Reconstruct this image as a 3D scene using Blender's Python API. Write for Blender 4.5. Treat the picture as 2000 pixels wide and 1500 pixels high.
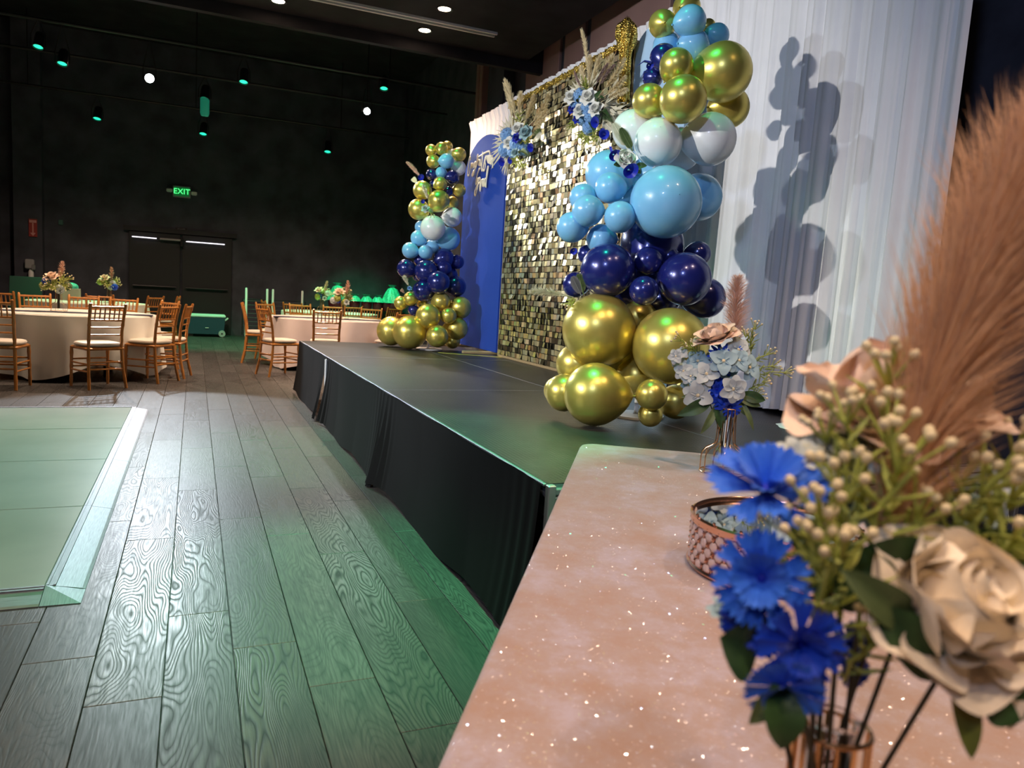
import bpy, math, random
import numpy as np
from mathutils import Matrix, Vector
for o in list(bpy.data.objects): bpy.data.objects.remove(o)
SC = bpy.context.scene
COL = SC.collection
R = math.radians
RND = random.Random(7)

# ------------------------------------------------------------------ camera
FPX, CAMH = 1462.0, 1.24
def _cd(px, py):
    v = np.array([px-1000., 750.-py, -FPX]); return v/np.linalg.norm(v)
_Y = _cd(380, 545); _X = _cd(4500, 785); _X = _X-_Y*(_X@_Y); _X /= np.linalg.norm(_X); _Z = np.cross(_X, _Y)
MC = np.array([_X, _Y, _Z])                      # camera axes -> world axes
cam = bpy.data.cameras.new('camera'); camo = bpy.data.objects.new('camera', cam); COL.objects.link(camo)
cam.sensor_width = 36; cam.lens = 36*FPX/2000; cam.clip_start = .02; cam.clip_end = 100
camo.matrix_world = Matrix.Translation((0, 0, CAMH)) @ Matrix(MC.tolist()).to_4x4()
cam.dof.use_dof = True; cam.dof.focus_distance = 3.6; cam.dof.aperture_fstop = 6.2
SC.camera = camo
def ray(px, py): return Vector((MC @ _cd(px, py)).tolist())
CAM = Vector((0, 0, CAMH))
FWD = Vector((MC @ np.array([0, 0, -1.])).tolist())
CRT = Vector((MC @ np.array([1., 0, 0])).tolist()); CUP = Vector((MC @ np.array([0, 1., 0])).tolist())
def at(px, py, D): d = ray(px, py); return CAM+d*(D/d.dot(FWD))        # the point measured at that pixel, D metres ahead
def onx(px, py, x): d = ray(px, py); return CAM+d*(x/d.x)
def onz(px, py, z): d = ray(px, py); return CAM+d*((z-CAMH)/d.z)

# ------------------------------------------------------------------ world, lights, exposure
w = bpy.data.worlds.new('world'); SC.world = w; w.use_nodes = True
w.node_tree.nodes['Background'].inputs[0].default_value = (.5, .55, .7, 1)
w.node_tree.nodes['Background'].inputs[1].default_value = .02
SC.view_settings.view_transform = 'Standard'; SC.view_settings.look = 'None'
SC.view_settings.exposure = .6; SC.view_settings.gamma = 1; SC.view_settings.use_curve_mapping = False
def spot(name, loc, to, power, color, angle, blend=.5, r=.08):
    l = bpy.data.lights.new(name, 'SPOT'); l.energy = power; l.color = color; l.spot_size = R(angle); l.spot_blend = blend; l.shadow_soft_size = r
    o = bpy.data.objects.new(name, l); COL.objects.link(o); o.location = loc
    o.rotation_euler = (Vector(to)-Vector(loc)).to_track_quat('-Z', 'Y').to_euler(); return o
WARM = (1, .70, .50); COOL = (.80, .90, 1.0); GREEN = (.02, 1, .38)
spot('key_spot', (-6.0, 2.6, 3.5), (2.6, 6.1, 1.6), 1450, (1, .97, .92), 45, .65, .06)          # front-of-house spots on the stage
spot('key_spot', (-6.0, 4.6, 3.9), (2.6, 6.0, 1.6), 330, (.72, .84, 1), 52, .5, .06)
spot('blue_wash', (-2.6, -1.6, 4.4), (2.9, 4.4, 1.4), 300, (.5, .62, 1), 60, .7, .2)
spot('dance_spot', (-.65, 13, 4.15), (-.25, 4.2, 0), 1450, COOL, 42, .12, .07)                # lamp hanging over the far tables
spot('far_spot', (2.65, 13.05, 4.15), (1.4, 5, .6), 90, COOL, 40, .4, .07)
spot('wall_spot', (2.62, 13.05, 4.2), (2.95, 6.2, 1.5), 1000, (1, .95, .84), 22, .6, .07)          # extra beam added at the right lamp to brighten the shimmer wall
spot('wall_spot', (-.60, 13, 4.2), (3.0, 5.85, 1.95), 5500, (1, .95, .84), 12.5, .8, .07)        # and a tight beam from the left lamp
spot('green_stage_spot', (1.30, 3.3, 4.5), (.80, 3.0, 0), 1000, GREEN, 34, .8, .10)
spot('green_stage_spot', (1.32, 3.35, 4.5), (1.6, 3.6, 0), 70, GREEN, 80, .8, .10)
spot('green_stage_spot', (1.0, 5.8, 4.5), (.72, 5.7, 0), 450, GREEN, 34, .9, .10)
spot('green_stage_spot', (1.55, 7.6, 4.5), (1.9, 7.9, .6), 110, GREEN, 70, .8, .10)
spot('green_far_spot', (.6, 15.6, 4.3), (.3, 16.2, 0), 620, GREEN, 66, .8, .08)
spot('green_far_spot', (2.6, 14.6, 4.3), (2.4, 13.6, 0), 600, GREEN, 52, .8, .08)
spot('green_far_spot', (3.3, 15.9, 4.3), (3.6, 17.3, .8), 500, GREEN, 50, .8, .08)
spot('green_far_spot', (-1.9, 15.2, 4.3), (-1.8, 14.9, 0), 260, GREEN, 50, .8, .08)
spot('green_far_spot', (.1, 7.2, 4.5), (-1.2, 5.2, 0), 200, GREEN, 70, .9, .08)

# ------------------------------------------------------------------ mesh builder
class G:
    def __init__(s): s.v = []; s.f = []
    def add(s, vs, fs):
        n = len(s.v); s.v.extend([tuple(p) for p in vs]); s.f.extend([tuple(i+n for i in q) for q in fs]); return s
    def box(s, c, d, m=None):
        cx, cy, cz = c; hx, hy, hz = d[0]/2, d[1]/2, d[2]/2
        vs = [Vector((x*hx, y*hy, z*hz)) for z in (-1, 1) for y in (-1, 1) for x in (-1, 1)]
        if m is not None: vs = [m @ p for p in vs]
        vs = [p+Vector(c) for p in vs]
        return s.add(vs, [(0, 2, 3, 1), (4, 5, 7, 6), (0, 1, 5, 4), (2, 6, 7, 3), (0, 4, 6, 2), (1, 3, 7, 5)])
    def bbox(s, c, d, b=.01, m=None):
        """box with chamfered vertical and top edges"""
        hx, hy, hz = d[0]/2, d[1]/2, d[2]/2; b = min(b, hx*.9, hy*.9, hz*.9)
        def ring(ix, z): 
            x, y = hx-ix, hy-ix; q = b*.7
            return [(-x+q, -y, z), (x-q, -y, z), (x, -y+q, z), (x, y-q, z), (x-q, y, z), (-x+q, y, z), (-x, y-q, z), (-x, -y+q, z)]
        vs = ring(b, -hz)+ring(0, -hz+b)+ring(0, hz-b)+ring(b, hz)
        fs = [tuple(range(7, -1, -1)), tuple(range(24, 32))]
        for k in range(3):
            for i in range(8): a = k*8+i; c2 = k*8+(i+1) % 8; fs.append((a, c2, c2+8, a+8))
        vs = [Vector(p) for p in vs]
        if m is not None: vs = [m @ p for p in vs]
        return s.add([p+Vector(c) for p in vs], fs)
    def tube(s, pts, r, n=8, cap=True, flat=1.0):
        pts = [Vector(p) for p in pts]; k = len(pts); rs = r if hasattr(r, '__len__') else [r]*k
        base = len(s.v); prev = None
        for i, p in enumerate(pts):
            t = (pts[min(i+1, k-1)]-pts[max(i-1, 0)]).normalized()
            if prev is None:
                ref = Vector((0, 0, 1)) if abs(t.z) < .9 else Vector((1, 0, 0))
                u = t.cross(ref).normalized()
            else:
                u = (prev-t*prev.dot(t)).normalized()
            prev = u; vv = t.cross(u)
            for j in range(n):
                a = 2*math.pi*j/n; s.v.append(tuple(p+(u*math.cos(a)+vv*math.sin(a)*flat)*rs[i]))
        for i in range(k-1):
            for j in range(n):
                a = base+i*n+j; b = base+i*n+(j+1) % n; s.f.append((a, b, b+n, a+n))
        if cap:
            s.f.append(tuple(base+j for j in range(n-1, -1, -1))); s.f.append(tuple(base+(k-1)*n+j for j in range(n)))
        return s
    def lathe(s, prof, n=24, m=None, cap=False):
        base = len(s.v)
        for r, z in prof:
            for j in range(n):
                a = 2*math.pi*j/n; p = Vector((r*math.cos(a), r*math.sin(a), z)); s.v.append(tuple(m @ p if m is not None else p))
        for i in range(len(prof)-1):
            for j in range(n):
                a = base+i*n+j; b = base+i*n+(j+1) % n; s.f.append((a, b, b+n, a+n))
        if cap:
            s.f.append(tuple(base+j for j in range(n-1, -1, -1))); s.f.append(tuple(base+(len(prof)-1)*n+j for j in range(n)))
        return s
    def ball(s, c, r, n=10, k=6, sq=(1, 1, 1)):
        prof = [(max(1e-4, r*math.sin(math.pi*i/k)), -r*math.cos(math.pi*i/k)) for i in range(k+1)]
        return s.lathe(prof, n, Matrix.Translation(c) @ Matrix.Diagonal((*sq, 1)))
    def prism(s, poly, d0, d1, fn):
        """polygon (2-D) extruded between d0 and d1; fn(u,v,d) gives the 3-D point"""
        n = len(poly); vs = [fn(u, v, d0) for u, v in poly]+[fn(u, v, d1) for u, v in poly]
        fs = [tuple(range(n-1, -1, -1)), tuple(range(n, 2*n))]+[(i, (i+1) % n, (i+1) % n+n, i+n) for i in range(n)]
        return s.add(vs, fs)
    def grid(s, nu, nv, fn, close=False):
        base = len(s.v)
        for j in range(nv+1):
            for i in range(nu+(0 if close else 1)): s.v.append(tuple(fn(i/nu, j/nv)))
        W = nu if close else nu+1
        for j in range(nv):
            for i in range(nu):
                a = base+j*W+i; b = base+j*W+(i+1) % W; s.f.append((a, b, b+W, a+W))
        return s
    def mesh(s, name, m, smooth=True, sharp=True):
        me = bpy.data.meshes.new(name); me.from_pydata(s.v, [], s.f); me.update()
        if m is not None: me.materials.append(m)
        if smooth:
            me.polygons.foreach_set('use_smooth', [True]*len(me.polygons))
            if not sharp: return me
            try: me.set_sharp_from_angle(angle=R(42))
            except Exception: pass
        return me

WM = {}
def put(name, me, parent=None, W=None, **props):
    """link an object; W is its world matrix"""
    o = bpy.data.objects.new(name, me); COL.objects.link(o)
    W = Matrix.Identity(4) if W is None else (Matrix.Translation(W) if not isinstance(W, Matrix) else W)
    if parent is not None:
        o.parent = parent; o.matrix_basis = WM[parent.name].inverted() @ W
    else: o.matrix_basis = W
    WM[o.name] = W.copy()
    for k, v in props.items(): o[k] = v
    return o
def child(name, me, parent, L=None, **props):
    """child with a matrix local to its parent"""
    L = Matrix.Identity(4) if L is None else (Matrix.Translation(L) if not isinstance(L, Matrix) else L)
    return put(name, me, parent, WM[parent.name] @ L, **props)
def thing(name, label, cat, W=None, group=None, me=None, kind=None):
    o = put(name, me, None, W, label=label, category=cat)
    if me is None: o.empty_display_size = .1
    if group: o['group'] = group
    if kind: o['kind'] = kind
    return o
def struct(name, me, W=None, parent=None): return put(name, me, parent, W, kind='structure')
def TR(loc, rz=0, s=1): return Matrix.Translation(loc) @ Matrix.Rotation(rz, 4, 'Z') @ Matrix.Diagonal((s, s, s, 1))
def AIM(loc, d, roll=0, s=1):
    """local +Z points along d"""
    q = Vector(d).to_track_quat('Z', 'Y').to_matrix().to_4x4()
    return Matrix.Translation(loc) @ q @ Matrix.Rotation(roll, 4, 'Z') @ Matrix.Diagonal((s, s, s, 1))
def dup(root, W, label=None, group=None):
    r = root.copy(); COL.objects.link(r); r.matrix_basis = W; WM[r.name] = W.copy()
    if label: r['label'] = label
    if group: r['group'] = group
    for ch in root.children:
        c = ch.copy(); COL.objects.link(c); c.parent = r
        for g in ch.children:
            d = g.copy(); COL.objects.link(d); d.parent = c
    return r

# ------------------------------------------------------------------ materials
def mat(name, c, rough=.5, metal=0, spec=.5, coat=0, coatr=.1, sheen=0, trans=0, ior=1.45, emit=None, es=0, sss=0, alpha=1):
    m = bpy.data.materials.new(name); m.use_nodes = True; b = m.node_tree.nodes['Principled BSDF']; I = b.inputs
    I['Base Color'].default_value = (*c, 1); I['Roughness'].default_value = rough; I['Metallic'].default_value = metal
    I['Specular IOR Level'].default_value = spec; I['Coat Weight'].default_value = coat; I['Coat Roughness'].default_value = coatr
    I['Sheen Weight'].default_value = sheen; I['Transmission Weight'].default_value = trans; I['IOR'].default_value = ior
    if sss: I['Subsurface Weight'].default_value = sss; I['Subsurface Radius'].default_value = (.02, .02, .02)
    if emit: I['Emission Color'].default_value = (*emit, 1); I['Emission Strength'].default_value = es
    if alpha < 1: I['Alpha'].default_value = alpha
    return m
def nd(m, t, **kw):
    n = m.node_tree.nodes.new(t)
    for k, v in kw.items():
        if k.startswith('i_'): n.inputs[int(k[2:])].default_value = v
        else: setattr(n, k, v)
    return n
def lk(m, a, b): m.node_tree.links.new(a, b)
def bsdf(m): return m.node_tree.nodes['Principled BSDF']
def ramp(m, stops):
    n = nd(m, 'ShaderNodeValToRGB'); e = n.color_ramp.elements
    while len(e) < len(stops): e.new(.5)
    for k, (p, c) in enumerate(stops): e[k].position = p; e[k].color = (*c, 1) if len(c) == 3 else c
    return n
def math_(m, op, a, b=None):
    n = nd(m, 'ShaderNodeMath', operation=op)
    for k, q in enumerate((a, b)):
        if q is None: continue
        if hasattr(q, 'is_output'): lk(m, q, n.inputs[k])
        else: n.inputs[k].default_value = q
    return n.outputs[0]
def noise_col(m, scale, stops, detail=4, coord='Object', stretch=(1, 1, 1)):
    tc = nd(m, 'ShaderNodeTexCoord'); mp = nd(m, 'ShaderNodeMapping'); mp.inputs['Scale'].default_value = stretch
    lk(m, tc.outputs[coord], mp.inputs[0]); nz = nd(m, 'ShaderNodeTexNoise'); nz.inputs['Scale'].default_value = scale; nz.inputs['Detail'].default_value = detail
    lk(m, mp.outputs[0], nz.inputs['Vector']); r = ramp(m, stops); lk(m, nz.outputs['Fac'], r.inputs[0]); lk(m, r.outputs[0], bsdf(m).inputs['Base Color'])
    return nz, mp
def bump(m, height, strength=.3, dist=.01):
    b = nd(m, 'ShaderNodeBump'); b.inputs['Strength'].default_value = strength; b.inputs['Distance'].default_value = dist
    lk(m, height, b.inputs['Height']); lk(m, b.outputs[0], bsdf(m).inputs['Normal']); return b

def wood_floor():
    m = mat('embossed_oak_plank', (.1, .1, .09), .34, spec=.5)
    g = nd(m, 'ShaderNodeNewGeometry'); oi = nd(m, 'ShaderNodeObjectInfo')
    cmb = nd(m, 'ShaderNodeCombineXYZ'); r7 = math_(m, 'MULTIPLY', oi.outputs['Random'], 37.); lk(m, r7, cmb.inputs[0]); lk(m, r7, cmb.inputs[1]); lk(m, r7, cmb.inputs[2])
    va = nd(m, 'ShaderNodeVectorMath', operation='ADD'); lk(m, g.outputs['Position'], va.inputs[0]); lk(m, cmb.outputs[0], va.inputs[1])
    mp = nd(m, 'ShaderNodeMapping'); mp.inputs['Scale'].default_value = (8.5, 1.5, 1); lk(m, va.outputs[0], mp.inputs[0])
    nz = nd(m, 'ShaderNodeTexNoise'); nz.inputs['Scale'].default_value = .8; nz.inputs['Detail'].default_value = 1.6; nz.inputs['Roughness'].default_value = .42
    lk(m, mp.outputs[0], nz.inputs['Vector'])
    rings = math_(m, 'MULTIPLY', math_(m, 'SUBTRACT', math_(m, 'POWER', math_(m, 'ABSOLUTE', math_(m, 'SINE', math_(m, 'MULTIPLY', nz.outputs['Fac'], 120.))), .5), .72), 1.7)          # contour lines = cathedral grain
    mp2 = nd(m, 'ShaderNodeMapping'); mp2.inputs['Scale'].default_value = (130, 9, 1); lk(m, va.outputs[0], mp2.inputs[0])
    fz = nd(m, 'ShaderNodeTexNoise'); fz.inputs['Scale'].default_value = 1.; fz.inputs['Detail'].default_value = 4; lk(m, mp2.outputs[0], fz.inputs['Vector'])
    mp3 = nd(m, 'ShaderNodeMapping'); mp3.inputs['Scale'].default_value = (1.7, .6, 1); lk(m, va.outputs[0], mp3.inputs[0])
    bz = nd(m, 'ShaderNodeTexNoise'); bz.inputs['Scale'].default_value = 1.5; lk(m, mp3.outputs[0], bz.inputs['Vector'])
    pk = ramp(m, [(.36, (.25,)*3), (.54, (1.,)*3)]); lk(m, bz.outputs['Fac'], pk.inputs[0]); pk = pk.outputs[0]
    rk = math_(m, 'MULTIPLY', math_(m, 'POWER', math_(m, 'FRACT', math_(m, 'MULTIPLY', oi.outputs['Random'], 13.)), 1.1), .42); rk = math_(m, 'MULTIPLY', math_(m, 'ADD', rk, .12), math_(m, 'MULTIPLY', math_(m, 'ADD', fz.outputs['Fac'], .35), pk))
    h = math_(m, 'ADD', math_(m, 'MULTIPLY', rings, math_(m, 'MULTIPLY', rk, 1.9)), math_(m, 'MULTIPLY', fz.outputs['Fac'], 1.15))
    r = ramp(m, [(.20, (.012, .0115, .011)), (.5, (.046, .044, .041)), (.85, (.098, .093, .087))])
    lk(m, math_(m, 'ADD', math_(m, 'MULTIPLY', h, .60), math_(m, 'MULTIPLY', bz.outputs['Fac'], .30)), r.inputs[0])
    hs = nd(m, 'ShaderNodeHueSaturation'); lk(m, r.outputs[0], hs.inputs['Color']); lk(m, math_(m, 'ADD', math_(m, 'MULTIPLY', oi.outputs['Random'], .5), .75), hs.inputs['Value'])
    lk(m, hs.outputs[0], bsdf(m).inputs['Base Color'])
    rr = ramp(m, [(.2, (.52,)*3), (.9, (.32,)*3)]); lk(m, h, rr.inputs[0]); lk(m, rr.outputs[0], bsdf(m).inputs['Roughness'])
    bump(m, h, .32, .0011); return m
def cloth(name, c, c2, rough=.85, sc=300, bs=.15, sheen=.3):
    m = mat(name, c, rough, sheen=sheen, spec=.2); nz, _ = noise_col(m, 3., [(.3, c2), (.7, c)]); 
    f = nd(m, 'ShaderNodeTexNoise'); f.inputs['Scale'].default_value = sc; tc = nd(m, 'ShaderNodeTexCoord'); lk(m, tc.outputs['Object'], f.inputs['Vector']); bump(m, f.outputs['Fac'], bs, .001); return m
def glitter_cloth():
    m = mat('blush_glitter_cloth', (.60, .43, .38), .75, sheen=.3, spec=.25)
    tc = nd(m, 'ShaderNodeTexCoord'); v = nd(m, 'ShaderNodeTexVoronoi'); v.inputs['Scale'].default_value = 420; lk(m, tc.outputs['Object'], v.inputs['Vector'])
    nz = nd(m, 'ShaderNodeTexNoise'); nz.inputs['Scale'].default_value = 9; nz.inputs['Detail'].default_value = 9; nz.inputs['Roughness'].default_value = .7; lk(m, tc.outputs['Object'], nz.inputs['Vector'])
    r = ramp(m, [(.36, (.36, .24, .19)), (.5, (.375, .285, .265)), (.64, (.42, .365, .42))]); lk(m, nz.outputs['Fac'], r.inputs[0]); lk(m, r.outputs[0], bsdf(m).inputs['Base Color'])
    fl = nd(m, 'ShaderNodeBsdfGlossy'); fl.inputs['Roughness'].default_value = .16; fl.inputs['Color'].default_value = (1, .9, .95, 1)
    sep = nd(m, 'ShaderNodeSeparateColor'); lk(m, v.outputs['Color'], sep.inputs[0])
    sub = nd(m, 'ShaderNodeVectorMath', operation='SUBTRACT'); lk(m, v.outputs['Color'], sub.inputs[0]); sub.inputs[1].default_value = (.5, .5, .5)
    scl = nd(m, 'ShaderNodeVectorMath', operation='SCALE'); lk(m, sub.outputs[0], scl.inputs[0]); scl.inputs['Scale'].default_value = 1.5
    g = nd(m, 'ShaderNodeNewGeometry'); ad = nd(m, 'ShaderNodeVectorMath', operation='ADD'); lk(m, g.outputs['Normal'], ad.inputs[0]); lk(m, scl.outputs[0], ad.inputs[1])
    no = nd(m, 'ShaderNodeVectorMath', operation='NORMALIZE'); lk(m, ad.outputs[0], no.inputs[0]); lk(m, no.outputs[0], fl.inputs['Normal'])
    w2 = nd(m, 'ShaderNodeTexWhiteNoise'); lk(m, v.outputs['Color'], w2.inputs['Vector'])
    mask = math_(m, 'MULTIPLY', math_(m, 'GREATER_THAN', w2.outputs['Value'], .92), .42); lk(m, mask, fl.inputs['Color'])
    mx = nd(m, 'ShaderNodeAddShader'); lk(m, bsdf(m).outputs[0], mx.inputs[0]); lk(m, fl.outputs[0], mx.inputs[1])
    lk(m, mx.outputs[0], m.node_tree.nodes['Material Output'].inputs[0])
    f = nd(m, 'ShaderNodeTexNoise'); f.inputs['Scale'].default_value = 500; lk(m, tc.outputs['Object'], f.inputs['Vector']); bump(m, f.outputs['Fac'], .2, .001)
    return m
def sequin():
    m = mat('gold_sequin', (.72, .58, .30), .2, .72)
    wn = nd(m, 'ShaderNodeNewGeometry'); oi = nd(m, 'ShaderNodeObjectInfo')
    s = math_(m, 'FRACT', math_(m, 'ADD', wn.outputs['Random Per Island'], math_(m, 'MULTIPLY', oi.outputs['Random'], 1.7)))
    r = ramp(m, [(0, (.10, .085, .06)), (.22, (.20, .16, .09)), (.24, (.66, .56, .28)), (.62, (.92, .82, .46)), (.88, (.95, .90, .62)), (.91, (.66, .38, .20)), (1, (.60, .46, .27))])
    r.color_ramp.interpolation = 'LINEAR'; lk(m, s, r.inputs[0]); lk(m, r.outputs[0], bsdf(m).inputs['Base Color']); return m
def rubber_deck():
    m = mat('dimpled_deck_rubber', (.035, .036, .036), .36, spec=.35)
    tc = nd(m, 'ShaderNodeTexCoord'); v = nd(m, 'ShaderNodeTexVoronoi'); v.inputs['Scale'].default_value = 52; v.inputs['Randomness'].default_value = 0
    lk(m, tc.outputs['Object'], v.inputs['Vector']); bump(m, v.outputs['Distance'], .55, .004)
    nz = nd(m, 'ShaderNodeTexNoise'); nz.inputs['Scale'].default_value = 3; nz.inputs['Detail'].default_value = 7; lk(m, tc.outputs['Object'], nz.inputs['Vector'])
    r = ramp(m, [(.35, (.020, .020, .020)), (.75, (.045, .045, .043))]); lk(m, nz.outputs['Fac'], r.inputs[0]); lk(m, r.outputs[0], bsdf(m).inputs['Base Color']); return m
def black_wall(name, c=(.055, .058, .075)):
    m = mat(name, c, .75, spec=.25); noise_col(m, 2.5, [(.3, tuple(x*.7 for x in c)), (.7, tuple(x*1.35 for x in c))]); return m
def petal_mat(name, c, c2, rough=.6, sc=60.):
    m = mat(name, c, rough, sheen=.2, spec=.25, sss=.15); noise_col(m, sc, [(.25, c2), (.75, c)], 3); return m
def plume_mat(name, c, c2):
    m = mat(name, c, .8, spec=.2, sheen=.3); noise_col(m, 40., [(.2, c2), (.8, c)], 3); return m

M = {}
M['floor'] = wood_floor()
M['black'] = black_wall('matte_black_paint'); M['ceil'] = black_wall('black_ceiling_paint', (.024, .022, .025)); M['door'] = mat('black_door_paint', (.010, .011, .013), .6)
M['brown'] = mat('brown_wall_panel', (.20, .115, .10), .55); noise_col(M['brown'], 1.5, [(.3, (.27, .16, .145)), (.7, (.33, .20, .175))])
M['alu'] = mat('brushed_aluminium', (.72, .73, .76), .55, 1); 
_nz, _ = noise_col(M['alu'], 14., [(.3, (.24, .25, .28)), (.7, (.34, .35, .39))], 4, stretch=(18, 1, 1))
M['alud'] = mat('dull_aluminium', (.38, .38, .38), .45, .8)
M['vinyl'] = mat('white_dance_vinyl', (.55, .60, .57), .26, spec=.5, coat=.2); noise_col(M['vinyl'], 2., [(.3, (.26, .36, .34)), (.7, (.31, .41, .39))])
M['deck'] = rubber_deck(); M['skirt'] = cloth('black_skirt_cloth', (.0035, .0039, .0042), (.0025, .0028, .003), .9, 250, .1, 0)
M['drape'] = cloth('white_sheer_drape', (.80, .78, .78), (.72, .71, .72), .8, 180, .1, .3)
M['sequin'] = sequin(); M['seqback'] = mat('black_backing', (.01, .01, .01), .6)
M['gold_seq'] = mat('gold_sequin_fabric', (.75, .52, .12), .3, 1)
_v = nd(M['gold_seq'], 'ShaderNodeTexVoronoi'); _v.inputs['Scale'].default_value = 90; _t = nd(M['gold_seq'], 'ShaderNodeTexCoord'); lk(M['gold_seq'], _t.outputs['Object'], _v.inputs['Vector']); bump(M['gold_seq'], _v.outputs['Distance'], .9, .01)
M['blue'] = mat('royal_blue_paint', (.018, .055, .36), .65, spec=.2); noise_col(M['blue'], 2, [(.3, (.018, .062, .40)), (.7, (.022, .072, .45))])
M['pale'] = mat('pale_blue_paint', (.42, .62, .85), .45); noise_col(M['pale'], 2, [(.3, (.40, .60, .83)), (.7, (.44, .64, .87))])
M['plywood'] = mat('bare_wood', (.50, .36, .19), .6); noise_col(M['plywood'], 9, [(.3, (.40, .27, .13)), (.7, (.58, .43, .24))], stretch=(1, 8, 8))
M['sign'] = mat('cream_lacquered_wood', (.78, .70, .52), .4); noise_col(M['sign'], 20, [(.3, (.80, .72, .52)), (.7, (.88, .82, .64))])
M['bgold'] = mat('chrome_gold_latex', (.62, .46, .075), .32, .72); noise_col(M['bgold'], 2.2, [(.3, (.70, .55, .12)), (.7, (.78, .63, .16))])
M['bnavy'] = mat('navy_pearl_latex', (.010, .014, .115), .24, .25, .7, coat=.6, coatr=.07); noise_col(M['bnavy'], 2., [(.3, (.012, .017, .15)), (.7, (.016, .023, .19))])
M['blb'] = mat('sky_blue_latex', (.22, .53, .83), .30, 0, .45, coat=.5, coatr=.05, sss=.1); noise_col(M['blb'], 2., [(.3, (.20, .51, .81)), (.7, (.24, .55, .85))])
M['bwhite'] = mat('white_latex', (.82, .84, .84), .30, 0, .45, coat=.5, coatr=.05, sss=.1); noise_col(M['bwhite'], 2., [(.3, (.80, .82, .82)), (.7, (.84, .86, .86))])
M['chair'] = mat('gold_lacquered_wood', (.50, .20, .045), .3, .15, .5, coat=.3); noise_col(M['chair'], 6., [(.3, (.42, .16, .035)), (.7, (.57, .24, .055))], stretch=(6, 6, 1))
M['cush'] = cloth('ivory_cushion', (.72, .66, .55), (.66, .6, .5)); M['tcloth'] = cloth('white_table_linen', (.80, .80, .72), (.74, .74, .66)); M['tcloth2'] = cloth('blush_table_linen', (.76, .66, .62), (.7, .6, .56)); M['runner'] = cloth('navy_runner', (.012, .016, .05), (.008, .01, .035))
M['glit'] = glitter_cloth(); M['dark'] = mat('dark_metal', (.02, .02, .022), .4, .6); M['plast'] = mat('black_plastic', (.012, .012, .013), .4)
M['rose_gold'] = mat('rose_gold_metal', (.86, .50, .36), .22, 1); noise_col(M['rose_gold'], 8, [(.3, (.80, .45, .31)), (.7, (.9, .55, .40))])
M['wire'] = mat('gold_wire', (.80, .47, .22), .25, 1); noise_col(M['wire'], 10, [(.3, (.74, .42, .19)), (.7, (.84, .52, .26))])
M['glass'] = mat('clear_glass', (.97, .98, .98), .02, trans=1, ior=1.3); M['crystal'] = mat('crystal', (.92, .72, .64), .08, trans=.35, ior=1.5, coat=.5)
M['mirror'] = mat('mirror', (.80, .80, .76), .03, 1)
M['prose'] = petal_mat('peach_petal', (.90, .72, .57), (.84, .62, .46)); M['wrose'] = petal_mat('cream_petal', (.93, .86, .72), (.90, .77, .58), sc=40.)
M['wflow'] = petal_mat('white_petal', (.62, .66, .60), (.48, .56, .55)); M['aqua'] = petal_mat('pale_aqua_petal', (.40, .55, .57), (.30, .46, .50))
M['rosew'] = petal_mat('white_rose_petal', (.86, .85, .80), (.78, .77, .70)); M['bflow'] = petal_mat('cornflower_petal', (.012, .09, .70), (.006, .03, .42), .5); M['bflow2'] = petal_mat('bright_cornflower_petal', (.05, .24, .88), (.008, .07, .62), .5)
M['lbflow'] = petal_mat('pale_blue_floret', (.26, .47, .78), (.16, .34, .66)); M['roy'] = petal_mat('royal_blue_petal', (.01, .03, .52), (.005, .015, .3), .4)
M['leaf'] = mat('dark_leaf', (.030, .075, .022), .5); noise_col(M['leaf'], 30, [(.3, (.020, .050, .016)), (.7, (.045, .11, .03))])
M['leaf2'] = mat('olive_leaf', (.10, .15, .05), .55); noise_col(M['leaf2'], 30, [(.3, (.07, .11, .035)), (.7, (.15, .20, .07))])
M['sprig'] = mat('yellow_green_stem', (.30, .32, .055), .6); noise_col(M['sprig'], 50, [(.3, (.28, .33, .05)), (.7, (.50, .54, .13))])
M['bud'] = mat('cream_bud', (.80, .66, .42), .55); noise_col(M['bud'], 60, [(.3, (.66, .58, .28)), (.7, (.88, .74, .52))])
M['stem'] = mat('dark_stem', (.030, .030, .018), .6); noise_col(M['stem'], 40, [(.3, (.02, .02, .012)), (.7, (.05, .045, .02))])
M['redtip'] = mat('leaf_with_red_tip', (.2, .2, .05), .55)
_g = nd(M['redtip'], 'ShaderNodeTexCoord'); _sx = nd(M['redtip'], 'ShaderNodeSeparateXYZ'); lk(M['redtip'], _g.outputs['Generated'], _sx.inputs[0]); _r = ramp(M['redtip'], [(.3, (.12, .16, .03)), (.72, (.26, .22, .05)), (.84, (.5, .06, .04))]); lk(M['redtip'], _sx.outputs[2], _r.inputs[0]); lk(M['redtip'], _r.outputs[0], bsdf(M['redtip']).inputs['Base Color'])
M['pampas'] = plume_mat('tan_pampas', (.93, .80, .50), (.78, .63, .36)); M['pampas2'] = plume_mat('mauve_pampas', (.40, .26, .22), (.28, .17, .15)); M['pamp_near'] = plume_mat('peach_brown_pampas', (.72, .42, .22), (.52, .28, .14)); M['pamp_pk'] = plume_mat('pink_beige_pampas', (.80, .55, .42), (.66, .40, .28)); M['cream_fz'] = plume_mat('cream_palm', (.84, .79, .62), (.70, .64, .46))
M['lens'] = mat('white_lamp_lens', (1, 1, 1), .3, emit=(.95, .97, 1), es=60); M['lensw'] = mat('warm_lamp_lens', (1, .9, .8), .3, emit=(1, .72, .5), es=30); M['lensg'] = mat('green_lamp_lens', (.1, .8, .5), .3, emit=(.02, .85, .45), es=1.1); M['lensg2'] = mat('dim_green_lens', (.05, .3, .2), .3, emit=(.02, .5, .3), es=.12)
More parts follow.
